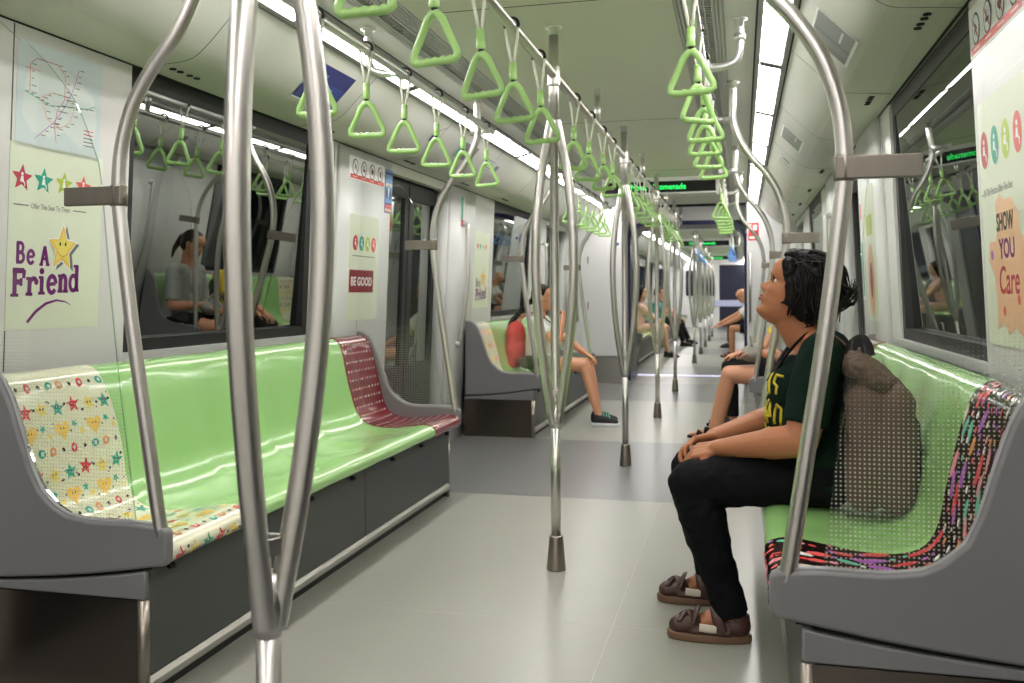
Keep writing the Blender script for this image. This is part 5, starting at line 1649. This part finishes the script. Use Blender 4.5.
# ---------- everyone else: seated figures in their own frame (x forward, origin on the floor below the hips) ----------
def seated(label, loc, rot, skin, top, bottom, shoes, hair, hairstyle, lean=4, nod=0, turn=0, k=1.0, shorts=False, hands=((.42, .06, .57), (.42, -.06, .57)), knee_gap=.11, feet=.46, vox=.009, sleeves=.5,
           face=True, foot_dy=0.0, shin=0.44, curl=.5, mouthhand=False, socks=None):
    t = thing('person', label, 'person', (0, 0, 0))
    ln = R(lean)
    def up(h, x=0.0, y=0.0):                  # point on the spine, h above the seat
        return V((-.02+x*math.cos(ln)+h*math.sin(ln), y, .50+h*math.cos(ln)-x*math.sin(ln)))
    hs = .47*1.0
    B = Blob()
    nk = up(.43*k)
    hd = up(.60*k, .02)
    f = V((math.cos(R(turn))*math.cos(R(nod)), math.sin(R(turn))*math.cos(R(nod)), -math.sin(R(nod))))
    u = V((math.cos(R(turn))*math.sin(R(nod)), math.sin(R(turn))*math.sin(R(nod)), math.cos(R(nod))))
    H = head_frame(hd, f, u); K = .98*k**.5
    head(B, H, K)
    B.cap(up(.38*k), H(-.02, 0, -.06, K), .055*k, .050)
    sl, sr = up(.385*k, 0, .165*k), up(.385*k, 0, -.165*k)
    B.cap(sl, sr, .05*k, .05*k); B.ell(up(.28*k), (.10*k, .145*k, .13*k)); B.ell(up(.13*k), (.10*k, .135*k, .13*k)); B.ell(up(.03), (.115*k, .16*k, .10*k))
    W = [V(hands[0]), V(hands[1])]
    E = [elbow_ik(sl, W[0], .275*k, .245*k, (-.35, .5, -.7)), elbow_ik(sr, W[1], .275*k, .245*k, (-.35, -.5, -.7))]
    for s, e, w in ((sl, E[0], W[0]), (sr, E[1], W[1])):
        B.cap(s, e, .045*k, .038*k); B.cap(e, e.lerp(w, .35), .038*k, .037*k); B.cap(e.lerp(w, .35), w, .037*k, .024*k)
    hips = [V((0, .09*k, .485)), V((0, -.09*k, .485))]
    kz = max(.49, shin+.05)
    kn = [V((.43*k, knee_gap, kz)), V((.43*k, -knee_gap, kz))]
    an = [V((feet, knee_gap*.9+foot_dy, .085)), V((feet+.03, -knee_gap*.9+foot_dy, .085))]
    for h, q, a in zip(hips, kn, an):
        B.cap(h, q, .078*k, .052*k); B.cap(q, q.lerp(a, .35), .050*k, .050*k); B.cap(q.lerp(a, .35), a, .050*k, .032*k)
        B.cap(a, a+V((-.02, 0, -.045)), .035*k, .032*k); B.cap(a+V((0, 0, -.03)), a+V((.12, 0, -.055)), .033*k, .024*k, el=.8); B.cap(a+V((.1, 0, -.053)), a+V((.165 if shoes == 'sandal' else .125, 0, -.06)), .026*k, .018*k, el=.7)
    for i, (w, e) in enumerate(zip(W, E)):
        d = (w-e).normalized()
        if mouthhand and i == 1: hand(B, w, (d+V((0, .3, .2))).normalized(), (-.8, .5, .1), -1, .9, .9*k)
        else: hand(B, w, (d+V((.3, 0, -.15))).normalized(), (.2, 0, -1), 1 if i == 0 else -1, curl, .92*k)
    B.build('body', skin, t, vox*.75, 3)
    if face: face_bits(t, H, K, brow=hair if hair else 'hair_brown')
    if hair:
        B = Blob(); hrot = ear_rot(H)
        B.ell(H(-.020, 0, .040, K), (.098*K, .083*K, .086*K), hrot); B.ell(H(-.045, 0, .0, K), (.066*K, .080*K, .085*K), hrot)
        if hairstyle == 'tail':
            B.ell(H(-.115, 0, .03, K), (.03, .026, .03), hrot); B.cap(H(-.12, 0, .02, K), H(-.155, 0, -.09, K), .032, .022); B.cap(H(-.155, 0, -.09, K), H(-.15, 0, -.17, K), .022, .008)
        elif hairstyle == 'braid':
            p = [H(-.09, -.01, -.02, K), H(-.135, -.03, -.09, K), H(-.175, -.06, -.15, K), H(-.215, -.09, -.21, K), H(-.25, -.11, -.26, K)]
            for a, b in zip(p, p[1:]):
                for s_ in (0, .5): B.ell(a.lerp(b, s_), (.026, .026, .024))
            B.cap(p[-1], p[-1]+V((-.02, -.01, -.06)), .018, .005)
        elif hairstyle == 'long':
            B.ell(H(-.05, 0, -.08, K), (.055, .085, .11), hrot)
            for s_ in (-1, 1): B.cap(H(0, s_*.07, .02, K), H(-.01, s_*.075, -.14, K), .026, .018)
        else:
            for s_ in (-1, 1): B.cap(H(.02, s_*.068, .05, K), H(.0, s_*.072, -.005, K), .020, .015)
        B.build('hair', hair, t, vox*.8, 2, .007, .02)
    B = Blob()                                   # top
    B.ell(up(.29*k), (.118*k, .165*k, .12*k)); B.ell(up(.15*k), (.122*k, .158*k, .13*k)); B.ell(up(.03*k), (.132*k, .176*k, .09*k))
    for s_ in (-1, 1): B.cap(up(.02, 0, s_*.07*k), up(.32*k, 0, s_*.075*k), .108*k, .098*k)
    B.cap(sl+V((0, -.03, -.005)), sr+V((0, .03, -.005)), .062*k, .062*k)
    for s, e in ((sl, E[0]), (sr, E[1])): B.cap(s, s.lerp(e, sleeves*1.25), .06*k, .056*k, flat_b=True)
    tp = B.build('top', top, t, vox, 3, .012, .06)
    B = Blob()                                   # trousers, shorts or skirt
    B.ell((0, 0, .50), (.125*k, .180*k, .085))
    for h, q, a in zip(hips, kn, an):
        if shorts: B.cap(h, h.lerp(q, .62 if shorts is True else shorts), .090*k, .078*k, flat_b=True)
        else:
            B.cap(h, q, .088*k, .064*k); B.cap(q, q.lerp(a, .4), .062*k, .060*k); B.cap(q.lerp(a, .4), q.lerp(a, .95), .060*k, .05*k, flat_b=True)
    B.build('shorts' if shorts else 'trousers', bottom, t, vox, 3, .012, .06)
    for a in an:
        s = thing_part('shoe' if shoes != 'sandal' else 'sandal', t)
        cx, cyy = a.x+.058, a.y
        out = shoe_outline(.255*k, .046, .036)
        if shoes == 'sandal':
            mb = MB(); mb.prism(out, lambda u_, v_, z: V((cx+u_, cyy+v_, z)), 0.0, .018, 0, bev=.004); mb.build('sole', 'cloth_black', s)
            mb = MB()
            for xx, hh in ((.05, .052), (-.005, .078)):
                mb.tube(catmull([(cx+xx, cyy-.043, .016), (cx+xx-.005, cyy-.032, hh*.8), (cx+xx-.01, cyy, hh), (cx+xx-.005, cyy+.032, hh*.8), (cx+xx, cyy+.043, .016)], 4), .022, 8, flat=(.25, 1))
            mb.tube(catmull([(cx-.03, cyy-.036, .02), (cx-.10, cyy-.03, .06), (cx-.118, cyy, .066), (cx-.10, cyy+.03, .06), (cx-.03, cyy+.036, .02)], 4), .010, 8)
            mb.build('strap', 'cloth_black', s)
        else:
            mb = MB(); mb.prism(out, lambda u_, v_, z: V((cx+u_, cyy+v_, z)), 0.0, .026, 0, bev=.006); mb.build('sole', 'shoe_sole' if shoes == 'trainer' else 'cloth_black', s)
            B = Blob(); B.cap((cx+.075, cyy, .036), (cx+.0, cyy, .050), .034, .040, el=.8); B.cap((cx, cyy, .052), (cx-.085, cyy, .055), .040, .038); B.cap((cx-.075, cyy, .055), (cx-.07, cyy, .095), .038, .040, flat_b=True)
            up_ = B.build('upper', 'shoe_black', s, vox*.8, 2)
            if shoes == 'trainer':
                mb = MB()
                for j in range(4): mb.tube([(cx+.035-.022*j, cyy-.026, .070+.007*j), (cx+.028-.022*j, cyy, .087+.008*j), (cx+.035-.022*j, cyy+.026, .070+.007*j)], .0035, 6)
                mb.build('laces', 'shoe_mint', s)
    t.location = loc; t.rotation_euler = (0, 0, R(rot))
    return t, up, H
g, gup, gH = seated('girl on the left bench in white top and trainers, hand raised to her mouth', (-0.96, 7.72, 0), 0, 'skin_tan', 'cloth_white', 'cloth_grey', 'trainer', 'hair_black', 'braid', lean=3, nod=8, k=.93, shorts=.42,
      hands=((.385, .09, .575), (.21, -.06, .87)), knee_gap=.10, feet=.50, mouthhand=True, foot_dy=-.10, vox=.008, sleeves=.45)
g_loc = g.location.copy(); g.location = (0, 0, 0)    # further parts are shaped in her own frame
mb = MB(); mb.tube(catmull([gup(.38, -.06, -.08), gup(.40, .03, -.07), gup(.30, .135, 0.0), gup(.14, .14, .07), gup(.04, .10, .15)], 5), .014, 8, flat=(.3, 1))
mb.build('bag_strap', 'cloth_black', g)
B = Blob(); B.ell((-.05, -.19, .515), (.10, .035, .06)); B.build('hip_bag', 'cloth_olive', g, .008, 2)
g.location = g_loc
def red_bag():
    t = thing('backpack', 'red backpack on the girl, resting on the pale green bench', 'backpack', (-1.22, 7.70, .45))
    B = Blob(); B.ell((-1.175, 7.68, .60), (.095, .19, .15)); B.ell((-1.165, 7.68, .73), (.080, .16, .14))
    for y in (7.53, 7.83): B.cap((-1.19, y, .50), (-1.165, y*.75+7.68*.25, .76), .045, .045)
    B.cap((-1.19, 7.55, .50), (-1.19, 7.81, .50), .05, .05)
    B.build('bag_body', 'bag_red', t, .008, 4, .012, .06)
    B = Blob(); B.ell((-1.245, 7.66, .58), (.035, .13, .085)); B.build('pocket', 'bag_red', t, .008, 2)
    mb = MB()
    for y in (7.64, 7.76):
        mb.tube(catmull([(-1.16, y, .84), (-1.09, y, .91), (-1.03, y, .93)], 5), .018, 8, flat=(.3, 1)); mb.build('strap', 'bag_red', t); mb = MB()
    mb.tube(catmull([(-1.18, 7.67, .85), (-1.185, 7.68, .89), (-1.185, 7.72, .89), (-1.18, 7.73, .85)], 4), .008, 8)
    mb.build('grab_loop', 'bag_red', t)
red_bag()
seated('woman with ponytail, grey top, black shorts and sandals on the right bench', (1.09, 6.98, 0), 180, 'skin_tan', 'cloth_grey', 'cloth_black', 'sandal', 'hair_brown', 'tail', lean=3, nod=14, k=1.08, shorts=.6,
       hands=((.27, .07, .66), (.27, -.07, .66)), vox=.009, sleeves=.7, feet=.55, knee_gap=.10)
p_, pup, pH = seated('dark haired person in olive vest over yellow shirt on the right bench', (1.05, 7.62, 0), 180, 'skin_tan', 'cloth_yellow', 'cloth_black', 'plain', 'hair_black', 'short', lean=1, nod=14, k=1.0,
      hands=((.36, .07, .60), (.36, -.07, .60)), vox=.010, feet=.40, knee_gap=.09)
p_loc = p_.location.copy(); p_.location = (0, 0, 0)
B = Blob()
for s_ in (-1, 1): B.ell(pup(.24, -.01, s_*.10), (.125, .075, .16)); B.cap(pup(.38, 0, s_*.10), pup(.36, 0, s_*.15), .065, .06)
B.build('vest', 'cloth_olive', p_, .011, 2)
p_.location = p_loc
def lap_bag():
    t = thing('handbag', 'soft grey handbag on the lap of the ponytailed woman', 'bag', (.80, 6.99, .58))
    B = Blob(); B.ell((.80, 6.99, .64), (.09, .13, .065)); B.ell((.81, 6.99, .665), (.075, .11, .05)); B.build('bag_body', 'bag_grey', t, .009, 3, .014, .05)
    mb = MB(); mb.tube(catmull([(.79, 6.90, .70), (.78, 6.94, .76), (.78, 7.04, .76), (.79, 7.08, .70)], 5), .009, 8); mb.build('handle', 'bag_grey', t)
lap_bag()
seated('bald man in white shirt leaning forward on the right in the next car', (1.00, 16.05, 0), 180, 'skin_tan', 'cloth_white', 'cloth_black', 'sandal', None, None, lean=26, nod=34, k=1.02, shorts=.7, hands=((.56, .05, .56), (.66, -.05, .56)), vox=.013, feet=.42, curl=.15)
seated('dark haired person in black seated behind the bald man', (.98, 18.8, 0), 180, 'skin_pale', 'cloth_black', 'cloth_black', 'plain', 'hair_black', 'long', lean=2, nod=-2, turn=20, k=1.08, vox=.014)
seated('woman in pale pink dress with dark shoes on the left in the next car', (-1.0, 15.95, 0), 0, 'skin_pale', 'cloth_pink', 'cloth_pink', 'plain', 'hair_black', 'long', lean=5, nod=10, k=1.0, shorts=.75, vox=.013, feet=.48)
seated('person in teal top and black trousers on the left in the next car', (-1.0, 19.2, 0), 0, 'skin_tan', 'cloth_teal', 'cloth_black', 'plain', 'hair_black', 'short', lean=6, nod=15, k=1.0, vox=.014, feet=.55)
seated('farthest seated person in black on the left of the next car', (-1.0, 20.2, 0), 0, 'skin_tan', 'cloth_black', 'cloth_black', 'plain', 'hair_black', 'short', lean=4, nod=15, k=1.0, vox=.014, feet=.6)
# ------------------------------------------------------------------ camera, world, view
cam = bpy.data.cameras.new('camera'); co = bpy.data.objects.new('camera', cam); COL.objects.link(co)
cam.sensor_fit = 'HORIZONTAL'; cam.sensor_width = 36.0
cam.lens = 36.0*920/1024
cam.shift_y = -47.5/1024
cam.clip_start = 0.02; cam.clip_end = 200
th = math.atan2(229, 920)
co.location = (0.715, 0.0, 1.09)
co.matrix_world = Matrix.Translation((0.715, 0, 1.09)) @ Matrix.Rotation(th, 4, 'Z') @ Matrix.Rotation(PI/2, 4, 'X') @ Matrix.Rotation(R(-0.3), 4, 'Z')
cam.dof.use_dof = True; cam.dof.focus_distance = 2.95; cam.dof.aperture_fstop = 5.0
SC.camera = co
w = bpy.data.worlds.new('world'); SC.world = w; w.use_nodes = True
w.node_tree.nodes['Background'].inputs['Color'].default_value = (0.02, 0.02, 0.022, 1)
w.node_tree.nodes['Background'].inputs['Strength'].default_value = 0.3
vs = SC.view_settings
vs.view_transform = 'Standard'; vs.look = 'None'; vs.gamma = 1.0; vs.exposure = 0.2
try: vs.use_curve_mapping = False
except Exception: pass
SC.cycles.max_bounces = 10
SC.cycles.transparent_max_bounces = 24
SC.cycles.sample_clamp_indirect = 6.0
